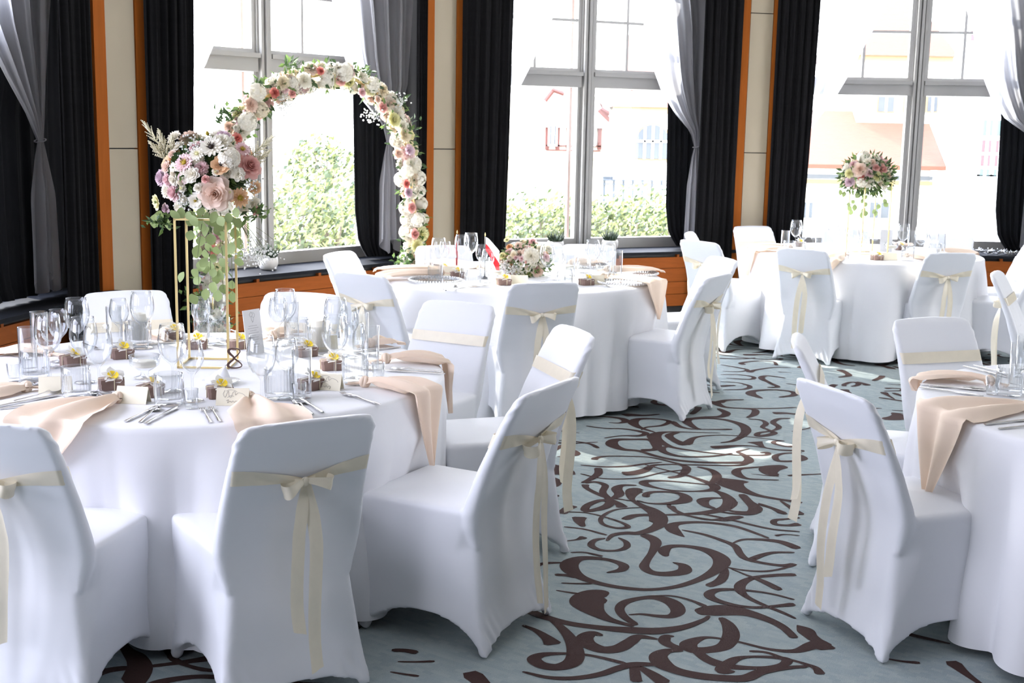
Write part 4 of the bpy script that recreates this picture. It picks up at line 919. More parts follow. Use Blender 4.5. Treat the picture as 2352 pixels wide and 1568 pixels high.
# cutlery: kind, handle end pixel, tip pixel
CUT = [('fork', 120, 958, 170, 920, 'fork left of two beside the hanging left napkin'), ('fork', 134, 961, 196, 918, 'fork right of two beside the hanging left napkin'),
 ('knife', 292, 968, 352, 940, 'knife left of the spoon at the front left place'), ('spoon', 320, 972, 374, 930, 'big spoon beside two knives at the front left place'), ('knife', 338, 973, 402, 940, 'knife right of the spoon at the front left place'),
 ('fork', 484, 972, 456, 928, 'smaller fork at the front centre place'), ('fork', 505, 970, 474, 924, 'larger fork at the front centre place'),
 ('knife', 700, 955, 676, 925, 'knife left of the spoon at the front right place'), ('spoon', 718, 953, 672, 918, 'round spoon at the front right place'), ('knife', 738, 948, 700, 924, 'knife right of the spoon at the front right place'),
 ('spoon', 500, 918, 556, 928, 'dessert spoon lying behind the centre place card'), ('fork', 876, 931, 755, 896, 'fork pointing left at the right place, lower one'), ('fork', 862, 928, 748, 893, 'fork pointing left at the right place, upper one'),
 ('spoon', 978, 893, 873, 872, 'spoon on top of the pair at the right edge of the near table'), ('knife', 990, 887, 905, 880, 'knife under the spoon at the right edge of the near table'),
 ('fork', 1018, 855, 896, 848, 'fork beside the knotted napkin at the right rim'), ('knife', 1016, 860, 930, 855, 'knife beside the fork at the right rim'), ('knife', 915, 799, 872, 804, 'knife at the far right rim behind the highball'), ('fork', 944, 822, 870, 818, 'fork behind the knotted napkin at the right rim'),
 ('spoon', 28, 926, 120, 905, 'spoon lying on the knives at the left rim'), ('knife', 0, 934, 86, 918, 'knife under the spoon at the left rim'), ('knife', 5, 940, 130, 925, 'long knife nearest the left rim'),
 ('fork', 4, 896, 45, 880, 'fork at the far left of the near table'), ('spoon', 134, 903, 76, 884, 'dessert spoon beside the knotted left napkin'), ('spoon', 280, 925, 232, 911, 'dessert spoon above the hanging left napkin'), ('fork', 342, 928, 288, 924, 'dessert fork below the blank place card'),
 ('knife', 4, 818, 46, 812, 'knife at the back left rim'), ('fork', 10, 812, 46, 822, 'fork at the back left rim'), ('knife', 350, 792, 400, 788, 'knife before the back left chair'), ('fork', 190, 788, 215, 800, 'fork beside the biggest wine glass'), ('knife', 532, 760, 560, 772, 'knife behind the menu card'), ('spoon', 610, 770, 640, 764, 'spoon before the back right chair')]
for kd, u0, v0, u1, v1, lb in CUT:
    a, b = onT(u0, v0), onT(u1, v1); d = (b-a); mid = a+d.normalized()*.105; z = ZT+(.004 if 'on top' in lb or 'lying on' in lb else 0)
    item(kd, 'polished steel '+lb if kd not in lb.split()[0] else 'steel '+lb, 'cutlery', (mid.x, mid.y, z), math.atan2(d.y, d.x)-PI/2, 'cutlery on the number 8 table')
# knotted peach napkins
def napkin(c, ang, r0, drop, w, label, group, side=0.0, seed=0, flip=0, R=.9, zoff=0, twist=0.0, spread=1.0):
    rng = random.Random(seed); ca, sa = math.cos(ang), math.sin(ang); rd = Vector((ca, sa, 0)); td = Vector((-sa, ca, 0)); m = MB(); rows = []
    L1 = max(.02, R-r0-.012); L = L1+.02+drop; n = 44; nc = 26; ph = rng.random()*6
    for i in range(n+1):
        t = i/n; s = t*L
        ww = w*min(1, .12+1.05*(s/max(L1, .12))**.9) if drop > .03 else w*(.12+.88*math.sin(PI*min(.75, .05+t*.7)))
        if drop > .03 and s > L1+.02:
            q = (s-L1-.02)/max(drop, .01); ww *= max(.03, 1-q**1.15*.97)
        row = []
        for j in range(nc+1):
            e = 2*j/nc-1; x = td*(e*ww*.5*spread+side*t+twist*t*t)
            fold = .013*math.sin(1.9*PI*e+ph+1.6*t)+.004*math.sin(6*e+4*t+ph)
            if s <= L1: h = .012+.020*math.exp(-(s/.05)**2)*(1-e*e)+(.016*(1-.35*abs(e)))*math.sin(PI*min(1, s/L1)*.9)+fold*min(1, s/.06)*.9; h = max(.0025, h); p = c+rd*(r0+s)+x+Vector((0, 0, .75+h+zoff))
            else:
                q = s-L1; a = min(PI/2, q/.02*PI/2); rr = R-.012+.020*math.sin(a)+.006+max(0, q-.02)*.05; zz = .75+.012-.016*(1-math.cos(a))-max(0, q-.02)
                p = c+rd*(rr+.013+fold*.9+.004)+x+Vector((0, 0, zz+zoff+.004))
            row.append(p)
        rows.append(row)
    m.grid(rows)
    # knot and short tail
    k = c+rd*(r0-.008)+Vector((0, 0, .75+.018+zoff)); kn = MB()
    for q in range(3):
        ax = Matrix.Rotation(ang+q*1.05+ph*.1, 4, 'Z') @ Matrix.Rotation(1.2+.3*q, 4, 'X'); pts = [k+(ax @ Vector((.014*math.cos(b*PI/8), .014*math.sin(b*PI/8), 0))) for b in range(17)]
        kn.tube(pts, .0085, 7, caps=False)
    tl = []
    for i in range(7):
        t = i/6; ww = .018+.035*t; row = []
        for j in range(7):
            e = 2*j/6-1; row.append(k-rd*(.012+.055*t)+td*(e*ww*.5)+Vector((0, 0, -.006*t-.004+.005*math.sin(5*e+ph))))
        tl.append(row)
    o = bpy.data.objects.new('napkin', None); COL.objects.link(o); o.location = c+Vector((0, 0, .75))
    sh = Vector((-c.x, -c.y, -.75)); mv = lambda mb: setattr(mb, 'v', [tuple(Vector(p)+sh) for p in mb.v])
    mv(m); mv(kn); tm = MB().grid(tl); mv(tm)
    m.build('napkin_cloth', M_NAPKIN, o); kn.build('knot', M_NAPKIN, o); tm.build('napkin_tail', M_NAPKIN, o)
    return tag(o, label, 'napkin', group)
def polar(c, u, v, z=ZT): p = at(u, v, z)-c; return math.atan2(p.y, p.x), math.hypot(p.x, p.y)
GA = 'peach napkins on the number 8 table'
a, r = polar(TA, 255, 925); napkin(TA, a+.03, r, .20, .27, 'peach napkin hanging over the front left rim behind the cropped chair', GA, side=-.10, seed=1)
a, r = polar(TA, 575, 925); napkin(TA, a, r, .15, .25, 'peach napkin hanging over the rim behind the square back chair', GA, side=-.02, seed=2)
a, r = polar(TA, 838, 890); napkin(TA, a+.02, r, .26, .19, 'peach napkin with long point hanging at the right front rim', GA, side=.02, seed=3)
a, r = polar(TA, 893, 835); napkin(TA, a+.03, r, .20, .20, 'peach napkin knotted at the right rim, hanging before the facing chair', GA, side=-.06, seed=4)
a, r = polar(TA, 55, 900); napkin(TA, a+PI*.0, r, .0, .16, 'peach napkin lying at the left edge of the near table', GA, seed=5)
a, r = polar(TA, 905, 790); napkin(TA, a, r-.12, .0, .14, 'peach napkin folded at the far right rim behind the glasses', GA, seed=6)
a, r = polar(TA, 372, 776); napkin(TA, a, r-.05, .0, .20, 'peach napkin lying flat before the back left chair', GA, seed=7, zoff=0)
a, r = polar(TA, 640, 772); napkin(TA, a, r-.06, .0, .18, 'peach napkin mostly hidden behind the menu card', GA, seed=8)
a, r = polar(TA, 50, 812); napkin(TA, a, r-.12, .0, .18, 'peach napkin seen through the left highball glass', GA, seed=9)
# bread dish with a folded white napkin
o = thing('side_plate', 'white plate under a folded white napkin cone by the gold stand', 'plate', onT(508, 882, ZT)); p0 = Vector(o.location)
MB().lathe([(0, .003), (.035, .003), (.04, .006), (.066, .012), (.0665, .0145), (.04, .009), (0, .007)], 36).build('plate', M_CHINA, o)
o = thing('folded_napkin', 'stiff white napkin folded into a pointed cone on the small plate', 'napkin', p0+Vector((0, 0, .008)))
m = MB(); rows = []
for i in range(9):
    t = i/8; rows.append([((.034*t-.002)*math.cos(b)*1.55+.030*(1-t)-.012, (.034*t)*math.sin(b)*.8, .062*(1-t)**.9+.003*math.sin(3*b)*t) for b in [PI*2*q/18 for q in range(19)]])
m.grid(rows); m.build('cone', M_WNAP, o)
# menu card, stand number
o = thing('menu_card', 'tall white menu card with grey print standing behind the number 8', 'card', onT(588, 812, ZT)); q = onT(612, 808, ZT)-onT(561, 818, ZT); o.rotation_euler = (math.radians(-8), 0, math.atan2(q.y, q.x))
m = MB(); m.box((-.048, -.001, 0), (.048, .001, .178)); m.build('card', M_MENU, o, False)
m = MB(); M_PRINT = nmat('pale_grey_print', (.45, .45, .47), .7)
def mstroke(pts, r=.0007): m.tube([(p[0], -.0016, p[1]) for p in cr_pts(pts, 5)], r, 4)
mstroke([(-.012, .160), (-.004, .168), (.004, .160), (-.002, .150), (-.010, .152), (-.014, .160)]); mstroke([(.002, .165), (.012, .163), (.016, .153), (.008, .146), (.0, .150)]); mstroke([(-.006, .150), (-.004, .136), (.004, .128)]); mstroke([(.008, .146), (.006, .134), (-.002, .126)])
rng = random.Random(12)
for i, w in enumerate((.024, .030, .018, .028, .010, .026, .022, .012, .027, .020)): 
    z = .112-.0095*i; x = -w
    while x < w: l = rng.uniform(.004, .009); m.box((x, -.0014, z), (min(x+l, w), -.0011, z+.0022)); x += l+.002
m.build('printed_text', M_PRINT, o, False)
o = thing('table_number', 'brown wooden number 8 standing at the foot of the gold stand', 'table number', onT(541, 848, ZT), rz=.12)
m = MB(); P8 = []
for i in range(49):
    t = 2*PI*i/48; up = math.cos(t) >= 0; z = .0345+.029*math.cos(t)+(.003 if up else -.001); x = .0165*math.sin(2*t)*(0.92 if up else 1.12)+.0015*math.cos(t)-.002; P8.append((x+.0035*(-math.cos(t))*.6, z, t))
rows = []
for i, (x, z, t) in enumerate(P8):
    a, b = P8[max(0, i-1)], P8[min(48, i+1)]; tx, tz = b[0]-a[0], b[1]-a[1]; l = math.hypot(tx, tz)+1e-9; nx, nz = -tz/l, tx/l; w = .0014+.0022*abs(math.cos(t/1.0+.8))**2*(1 if abs(tx) < abs(tz)*2 else .6)
    rows.append([(x+nx*w, -.002, z+nz*w), (x-nx*w, -.002, z-nz*w), (x-nx*w, .002, z-nz*w), (x+nx*w, .002, z+nz*w)])
m.grid(rows, 0, True); m.build('numeral', M_EIGHT, o, False)
o.scale = (1.38, 1.2, 1.2)

# ------------------------------------------------------------------ flowers (unit radius, facing +z)
def petals(m, n, R, H, hw, z0, curl=0, cup=.5, a0=0, rng=random, nt=4, ne=4, mi=0, jit=.12, wav=.03):
    for k in range(n):
        a = a0+2*PI*k/n+rng.uniform(-jit, jit); r_ = R*rng.uniform(.92, 1.08); rows = []
        for i in range(nt+1):
            t = i/nt; w = hw*math.sin(PI*(.10+.80*t))**.75; row = []
            for j in range(ne+1):
                e = 2*j/ne-1; rr = r_*t**.7+curl*t**4; zz = z0+H*t**1.3-curl*.6*t**6+cup*.12*e*e*t+wav*math.sin(4*e+k)*t
                b = a+e*w*(1 if rr < .5 else .5/rr*1.15+.1); row.append((rr*math.cos(b), rr*math.sin(b), zz))
            rows.append(row)
        m.grid(rows, mi)
def flower_me(kind, c, heart=None, seed=1):
    rng = random.Random(seed); m = MB(); key = '%s_%s_%d' % (kind, c.name, seed)
    if key in FM: return FM[key]
    if kind == 'rose':
        for n, R, H, hw, z0, cu in ((2, .12, .62, 1.9, .0, 0), (3, .22, .66, 1.5, -.04, .02), (3, .34, .64, 1.3, -.08, .03), (4, .47, .58, 1.15, -.12, .06), (5, .62, .46, 1.0, -.16, .12), (5, .76, .30, .95, -.2, .2), (6, .86, .06, .95, -.22, .18)): petals(m, n, R, H, hw, z0, cu, .5, rng.random()*6, rng)
    elif kind == 'mum':
        for n, R, H, hw in ((6, .18, .55, .5), (9, .38, .52, .34), (12, .58, .42, .27), (14, .76, .28, .24), (16, .92, .10, .22), (16, 1.0, -.12, .22)): petals(m, n, R, H, hw*1.5, 0, .03, .6, rng.random()*6, rng, 3, 2)
    elif kind == 'carnation':
        for n, R, H, hw in ((5, .25, .5, 1.0), (6, .5, .42, .8), (7, .75, .28, .75), (7, .95, .06, .75)): petals(m, n, R, H, hw, 0, .06, .8, rng.random()*6, rng, 4, 5, wav=.10)
    elif kind == 'daisy':
        for n, R, H in ((15, 1.0, .10), (13, .86, .20), (10, .5, .22)): petals(m, n, R, H, .26, 0, .02, .5, rng.random()*6, rng, 4, 2, jit=.08)
        m.ball((0, 0, .10), .22, 10, 5, 1, (1, 1, .7)); petals(m, 14, .34, .24, .2, .05, 0, .2, 0, rng, 2, 2, 1)
    elif kind == 'lisianthus':
        petals(m, 5, .95, .34, 1.15, -.15, .12, .7, 0, rng, 5, 5, wav=.07); petals(m, 5, .72, .42, 1.05, -.12, .08, .6, .6, rng, 5, 5, wav=.05); m.ball((0, 0, .12), .16, 8, 5, 1, (1, 1, 1.3))
        for k in range(5): a = k*1.257; m.tube([(0, 0, .1), (.17*math.cos(a), .17*math.sin(a), .34)], [.03, .05], 5, 1)
    elif kind == 'button':
        for n, R, H, hw in ((8, .5, .75, .5), (11, .8, .55, .4), (12, 1.0, .18, .38), (12, .95, -.25, .38)): petals(m, n, R, H, hw*1.3, 0, 0, .5, rng.random()*6, rng, 2, 2)
        m.ball((0, 0, .55), .34, 8, 4, 1, (1, 1, .8))
    elif kind == 'hydrangea':
        m.ball((0, 0, 0), .72, 10, 7)
        for i in range(72):
            z = rng.uniform(-.35, 1); a = rng.random()*2*PI; q = math.sqrt(max(0, 1-z*z)); p = Vector((q*math.cos(a), q*math.sin(a), z))*.86; B = basis(p); B.translation = p; s = .24
            mm = MB(); petals(mm, 4, s, .05, 1.0, 0, .02, .3, rng.random()*6, rng, 2, 2); m.add([B @ Vector(v) for v in mm.v], mm.f)
    elif kind == 'bud':
        m.lathe([(0, -.9), (.3, -.8), (.62, -.2), (.55, .4), (.25, .95), (0, 1.05)], 8); petals(m, 3, .5, 1.1, 1.2, -.5, -.1, .3, 0, rng, 3, 3); 
        for k in range(4): a = k*1.57; m.tube([(0, 0, -1), (.6*math.cos(a), .6*math.sin(a), -.3)], [.1, .04], 4, 1)
    FM[key] = m.mesh(kind, [c, heart or P_HEARTG]); return FM[key]
FM = {}
NICE = {'rose': 'rose', 'mum': 'chrysanthemum', 'carnation': 'carnation', 'daisy': 'gerbera', 'lisianthus': 'lisianthus', 'button': 'button_flower', 'hydrangea': 'hydrangea', 'bud': 'flower_bud'}
def flower(parent, kind, c, p, nrm, rad_, heart=None, seed=None):
    me = flower_me(kind, c, heart, seed or random.choice((1, 2, 3)))
    M = basis(nrm) @ Matrix.Rotation(random.random()*6, 4, 'Z'); M = Matrix.Translation(Vector(p)-parent.location) @ M @ Matrix.Scale(rad_, 4)
    return put(NICE[kind], me, parent, M)
def leaf_me(name, L, w, mat, bend=.15, n=6):
    m = MB(); rows = []
    for i in range(n+1):
        t = i/n; ww = w*math.sin(PI*(.03+.94*t))**.8; rows.append([(e*ww, L*t, -bend*L*t*t+.10*abs(e)*ww) for e in (-1, -.5, 0, .5, 1)])
    return m.grid(rows).mesh(name, mat)
ME_EUC = [leaf_me('leaf', .040, .019, M_EUC, .12), leaf_me('leaf', .044, .017, M_EUC, .3)]; ME_LF = leaf_me('leaf', .05, .016, M_LEAF, .2); ME_LF2 = leaf_me('leaf', .05, .015, M_LEAF2, .25)
def leafstuff(pts, L, w, mats, rng):                      # many small leaves joined: pts = (point, outward)
    m = MB()
    for p, nn in pts:
        d = (Vector(nn).normalized()+Vector((rng.gauss(0, .6), rng.gauss(0, .6), rng.gauss(0, .6)))).normalized(); a = d.orthogonal().normalized(); a = Matrix.Rotation(rng.random()*6, 3, d) @ a; b = d.cross(a); l = L*rng.uniform(.6, 1.3); ww = w*rng.uniform(.7, 1.2)
        m.add([p, p+d*l*.45+a*ww+b*ww*.3, p+d*l-b*ww*.4, p+d*l*.45-a*ww+b*ww*.3], [(0, 1, 2, 3)], rng.randrange(len(mats)))
    return m
def gyps(c0, spread, n, rng, origin=None, r=.0034):       # baby's breath: wiry stems with tiny blossoms
    m = MB(); o = Vector(origin) if origin else Vector(c0)
    for i in range(int(n*1.6)):
        p = Vector(c0)+Vector((rng.gauss(0, spread[0]), rng.gauss(0, spread[1]), rng.gauss(0, spread[2]))); m.ball(p, r*rng.uniform(.7, 1.25), 6, 4, 0)
        if i % 14 == 0: m.tube([o, (o+p)/2+Vector((0, 0, .01)), p], .0009, 3, 1, False)
    return m
def plume(p, d, L, rng):                                  # astilbe plume
    m = MB(); d = Vector(d).normalized(); s = d.orthogonal().normalized(); t_ = d.cross(s); m.tube([p, Vector(p)+d*L], [.0015, .0006], 4, 1, False)
    for i in range(26):
        t = .15+.85*i/26; q = Vector(p)+d*L*t; ang = i*2.4; o = (s*math.cos(ang)+t_*math.sin(ang))*(.30*L*(1.05-t))+d*.03
        for j in range(1, 7): m.ball(q+o*(j/6), .0034*(1.1-.08*j), 5, 3, 0)
    return m
rngF = random.Random(21)
def stand(name_lb, c0, ang, side, h, cat='stand'):
    o = thing('flower_stand', name_lb, cat, (c0.x, c0.y, ZT), ang); a = side/2
    cs = [(-a, -a), (a, -a), (a, a), (-a, a)]
    for x, y in cs: m = MB(); m.box((x-.004, y-.004, 0), (x+.004, y+.004, h)); m.build('post', M_GOLD, o, False)
    for nm, z in (('base_frame', .004), ('top_frame', h-.004)):
        m = MB()
        for i in range(4):
            (x0, y0), (x1, y1) = cs[i], cs[(i+1) % 4]; m.box((min(x0, x1)-.004, min(y0, y1)-.004, z-.004), (max(x0, x1)+.004, max(y0, y1)+.004, z+.004))
        m.build(nm, M_GOLD, o, False)
    return o
def ell_place(root, cx, cy, C, rx, rz, ry, lst, u0, v0, sc_, pxm):
    for q in lst:
        x, y, kind, col, dpx = q[:5]; hh = q[5] if len(q) > 5 else None
        u, v = u0+x/sc_, v0+y/sc_; dx = (u-cx)/pxm; dz = (cy-v)/pxm; rho = min(1, (dx/rx)**2+(dz/rz)**2); dep = ry*math.sqrt(max(0, 1-rho)); f = 1.0
        p = aty(u, v, C.y-dep); nrm = Vector((dx/rx*.62, -math.sqrt(max(.30, 1-rho)), dz/rz*.5+.22)); flower(root, kind, col, p-nrm.normalized()*.008, nrm, dpx/sc_/pxm*.5*1.06, hh)
def fill(root, C, rx, ry, rz, n, zlo, size, cols=(P_WHITE, P_WHITE, P_CREAM, P_BLUSH, P_ROSE)):
    for i in range(n):                                     # small blossoms between the big ones
        z = rngF.uniform(zlo, .85); a = -PI/2+rngF.uniform(-1.35, 1.35); q = math.sqrt(1-z*z); n_ = Vector((q*math.cos(a), q*math.sin(a), z))
        flower(root, rngF.choice(('carnation', 'rose', 'mum', 'lisianthus')), rngF.choice(cols), C+Vector((n_.x*rx, n_.y*ry, n_.z*rz)), n_+Vector((0, -.2, .1)), rngF.uniform(*size))
# ---- tall arrangement on table A
SA = Vector((-1.16, 4.70, 0)); stand('tall gold four post flower stand behind the number 8', SA, math.radians(2), .187, .562)
CA = Vector((-1.147, 4.70, 1.472)); ar = thing('flower_arrangement', 'large blush and white bouquet on tall gold posts with trailing eucalyptus', 'flowers', (SA.x, SA.y, ZT+.564))
BL = [(550, 615, 'rose', P_BLUSH, 205), (525, 300, 'daisy', P_WHITE, 145, P_HEARTD), (645, 375, 'hydrangea', P_WHITE, 140), (600, 255, 'carnation', P_WHITE, 110), (788, 425, 'rose', P_PINK, 155), (590, 420, 'lisianthus', P_PEACH, 112, P_HEARTD), (555, 468, 'button', P_WHITE, 48, P_LEMON),
 (345, 405, 'daisy', P_ROSE, 122, P_HEARTY), (230, 400, 'lisianthus', P_PEACH, 95), (190, 500, 'mum', P_LILAC, 110), (395, 485, 'carnation', P_WHITE, 98), (420, 660, 'lisianthus', P_WHITE, 95, P_HEARTY), (435, 575, 'rose', P_WHITE, 62), (330, 575, 'button', P_WHITE, 52, P_LEMON),
 (268, 605, 'rose', P_ROSE, 112), (222, 590, 'carnation', P_WHITE, 92), (158, 668, 'lisianthus', P_LEMON, 92, P_HEARTG), (215, 715, 'rose', P_LILAC, 68), (310, 708, 'carnation', P_WHITE, 92), (718, 640, 'daisy', P_PEACH, 118, P_HEARTY), (818, 575, 'lisianthus', P_PEACH, 88), (705, 480, 'carnation', P_WHITE, 90),
 (745, 705, 'lisianthus', P_WHITE, 90), (815, 682, 'carnation', P_WHITE, 90), (830, 730, 'carnation', P_PINK, 62), (485, 515, 'rose', P_PINK, 52), (275, 235, 'carnation', P_WHITE, 98), (605, 225, 'mum', P_LILAC, 92), (735, 315, 'daisy', P_ROSE, 100, P_HEARTG), (500, 207, 'bud', P_HEARTY, 36), (430, 345, 'daisy', P_WHITE, 92, P_LEMON), (318, 540, 'bud', P_CREAM, 55), (652, 600, 'bud', P_LEMON, 32), (270, 480, 'bud', P_CREAM, 52), (505, 690, 'carnation', P_WHITE, 60)]
ell_place(ar, 484, 402, CA, .195, .165, .17, BL, 300, 230, 2.85, 601)
fill(ar, CA, .165, .135, .13, 34, -.75, (.017, .028))
for i in range(34):                                        # far side of the ball of flowers
    a = rngF.uniform(.15, PI-.15); z = rngF.uniform(-.5, .95); q = math.sqrt(1-z*z); n_ = Vector((q*math.cos(a), q*math.sin(a)*.95, z)); p = CA+Vector((n_.x*.18, n_.y*.17, n_.z*.15))
    flower(ar, rngF.choice(('rose', 'carnation', 'mum', 'lisianthus')), rngF.choice((P_WHITE, P_BLUSH, P_ROSE, P_PEACH, P_CREAM)), p, n_, rngF.uniform(.026, .042))
pts = []
for i in range(1500):
    n_ = Vector((rngF.gauss(0, 1), rngF.gauss(0, 1), rngF.gauss(0, .8))).normalized(); f = rngF.uniform(.4, .78); pts.append((Vector((n_.x*.18*f, n_.y*.16*f, n_.z*.145*f))+CA-ar.location, n_))
leafstuff(pts, .04, .010, [M_LEAF, M_LEAF, M_LEAF2], rngF).build('foliage', [M_LEAF, M_LEAF, M_LEAF2], ar, False)['kind'] = 'stuff'
def EUC(root, lst, u0, v0, sc_, y, jy, L=1.0, rng=rngF):
    for x, yv in lst:
        p = aty(u0+x/sc_, v0+yv/sc_, y+rng.uniform(-jy, jy)); d = Vector((rng.gauss(0, .5), rng.gauss(-.15, .3), -1)).normalized(); nn = Vector((rng.gauss(0, .3), -1, rng.gauss(.25, .3))); xx = d.cross(nn).normalized(); nn = xx.cross(d)
        s = L*rng.uniform(.85, 1.15); M = Matrix(((xx.x*s, d.x*s, nn.x*s, 0), (xx.y*s, d.y*s, nn.y*s, 0), (xx.z*s, d.z*s, nn.z*s, 0), (0, 0, 0, 1))); M.translation = p-d*.02*s-root.location; put('leaf', rng.choice(ME_EUC), root, M)
EL = [(400, 755), (395, 790), (470, 830), (390, 885), (460, 920), (525, 910), (600, 890), (610, 975), (655, 970), (710, 935), (680, 870), (435, 985), (490, 1010), (540, 1035), (480, 1060), (420, 1130), (490, 1105), (540, 1130), (585, 1140), (620, 1105), (560, 1170), (540, 1225), (490, 1265), (570, 1280), (610, 1235), (660, 1210), (665, 1285), (410, 1300), (435, 1180), (330, 1150), (715, 1010), (710, 1060), (155, 785), (240, 810), (185, 760), (590, 800), (630, 820), (660, 780), (560, 770), (500, 770), (450, 780), (540, 800), (520, 1090), (460, 1085), (600, 1060), (575, 850), (490, 850), (700, 800), (505, 960), (560, 985)]
EUC(ar, EL, 300, 230, 2.85, 4.74, .08, 1.0)
EUC(ar, [(285, 748), (375, 752), (410, 785), (545, 760), (590, 790), (640, 770), (330, 735), (460, 730), (690, 735)], 300, 230, 2.85, 4.575, .02, .9)
for x, y, ww in ((400, 735, 1), (440, 1010, 1), (520, 1000, 1), (600, 1000, 1), (660, 1000, 1)):
    p0 = aty(300+510/2.85+(x-510)/2.85*.5, 230+735/2.85, 4.76); p1 = aty(300+x/2.85, 230+(y)/2.85, 4.74); p2 = aty(300+(x+8)/2.85, 230+(1270 if y > 800 else 800)/2.85, 4.73); m = MB(); m.tube([q-ar.location for q in (p0, p1, p2)], [.0018, .0014, .0008], 5); m.build('stem', M_STEM, ar)
g1 = gyps(aty(593, 582, 4.72)-ar.location, (.036, .03, .022), 150, rngF, aty(545, 500, 4.74)-ar.location, .0036); g1.build('babys_breath', [M_TINY, M_STEM], ar)['kind'] = 'stuff'
for (u, v, n, sx, sz) in ((442, 338, 70, .03, .02), (425, 460, 60, .02, .02), (580, 420, 50, .015, .03)): gyps(aty(u, v, 4.62)-ar.location, (sx, .03, sz), n, rngF, CA-ar.location, .0032).build('babys_breath', [M_TINY, M_STEM], ar)['kind'] = 'stuff'
M_PLUME = nmat('cream_plume', (.84, .80, .62), .7, trans=.3)
for (u0, v0, u1, v1, L) in ((395, 372, 335, 288, .17), (385, 362, 368, 310, .14), (385, 370, 352, 335, .13), (395, 352, 395, 322, .09), (560, 372, 622, 318, .15), (575, 382, 612, 352, .10)):
    a, b = aty(u0, v0, 4.70), aty(u1, v1, 4.66); plume(a-ar.location, b-a, (b-a).length, rngF).build('plume', [M_PLUME, M_STEM], ar)
pp = [(aty(u, v, 4.66)-ar.location, Vector((rngF.gauss(0, 1), -1, .3))) for u, v in [(rngF.gauss(372, 14), rngF.gauss(512, 8)) for i in range(46)]+[(rngF.gauss(590, 14), rngF.gauss(492, 10)) for i in range(46)]]
leafstuff(pp, .032, .0075, [M_LEAF2, M_LEAF], rngF).build('foliage', [M_LEAF2, M_LEAF], ar, False)['kind'] = 'stuff'

# ---- floral arch in front of the window
AL, AR_ = Vector((-1.955, 8.25, 0)), Vector((-.765, 9.5, 0)); AX = (AR_-AL).normalized(); AN = Vector((AX.y, -AX.x, 0))
arch = thing('flower_arch', 'round free standing arch covered in white and pink flowers before the window', 'arch', (AL+AR_)/2)
APX = [(940, 640), (946, 605), (950, 560), (954, 500), (944, 430), (938, 370), (925, 310), (900, 258), (865, 212), (820, 185), (770, 171), (720, 174), (670, 188), (630, 212), (592, 240), (562, 272), (540, 310), (515, 380), (500, 450), (492, 530), (489, 600), (487, 680), (486, 740)]
AP = [Vector(q) for q in cr_pts([tuple(onplane(u, v, AL, AN)) for u, v in APX], 8)]
AP = [AP[0]-Vector((0, 0, AP[0].z))]+AP+[AP[-1]-Vector((0, 0, AP[-1].z))]
m = MB(); m.tube([p-arch.location for p in AP], .013, 8); m.build('frame', M_GOLD, arch)
cum = [0]
for i in range(1, len(AP)): cum.append(cum[-1]+(AP[i]-AP[i-1]).length)
def arc(s):
    i = max(1, min(len(AP)-1, int(np.searchsorted(cum, s)))); t = (s-cum[i-1])/max(1e-6, cum[i]-cum[i-1]); return AP[i-1].lerp(AP[i], t), (AP[i]-AP[i-1]).normalized()
TOT = cum[-1]; nfl = 0; lf = []
KP = [(632, 213, 'rose', P_CORAL, .038), (655, 205, 'rose', P_ROSE, .03), (737, 163, 'rose', P_CORAL, .03), (784, 184, 'rose', P_PINK, .042), (832, 212, 'rose', P_ROSE, .035), (880, 247, 'rose', P_PINK, .042), (868, 228, 'rose', P_BLUSH, .03), (915, 352, 'rose', P_BLUSH, .045), (934, 422, 'rose', P_CORAL, .034), (938, 442, 'mum', P_LILAC, .04), (946, 476, 'rose', P_PINK, .045), (953, 537, 'rose', P_PINK, .045), (545, 318, 'rose', P_CORAL, .04), (491, 575, 'rose', P_CORAL, .036), (500, 545, 'rose', P_ROSE, .04), (672, 215, 'rose', P_PINK, .03), (577, 240, 'mum', P_BLUSH, .055), (650, 190, 'mum', P_CREAM, .055), (700, 185, 'mum', P_WHITE, .06), (790, 168, 'hydrangea', P_WHITE, .07), (590, 212, 'hydrangea', P_WHITE, .065), (568, 280, 'hydrangea', P_WHITE, .07), (960, 505, 'hydrangea', P_WHITE, .06), (935, 395, 'hydrangea', P_WHITE, .055), (905, 275, 'mum', P_LEMON, .06), (930, 310, 'mum', P_CREAM, .06), (958, 565, 'mum', P_LEMON, .06), (940, 345, 'carnation', P_LILAC, .04)]
for u, v, kd, c, r_ in KP:
    p = onplane(u, v, AL-AN*-.085, AN); flower(arch, kd, c, p, Vector((AN.x, AN.y, .15)), r_)
s = .05
while s < TOT-.05:
    p, t = arc(s); dens = 7 if .35 < s < TOT-.3 else 2; e1 = AN; e2 = t.cross(AN).normalized()
    for k in range(dens):
        a = rngF.uniform(0, 2*PI); d = e1*math.cos(a)+e2*math.sin(a); r_ = rngF.uniform(.042, .068); c = rngF.choices((P_WHITE, P_CREAM, P_LEMON, P_BLUSH, P_ROSE, P_PINK, P_LILAC), (.5, .2, .09, .1, .06, .03, .03))[0]; kd = rngF.choice(('mum', 'hydrangea', 'carnation', 'rose', 'carnation')) if c in (P_WHITE, P_CREAM, P_LEMON) else rngF.choice(('rose', 'rose', 'carnation'))
        flower(arch, kd, c, p+d*.062-arch.location*0, d, r_); nfl += 1
    for k in range(26):
        a = rngF.uniform(0, 2*PI); d = e1*math.cos(a)+e2*math.sin(a); lf.append((p+d*rngF.uniform(.03, .10)+t*rngF.uniform(-.04, .04)-arch.location, d))
    s += .104
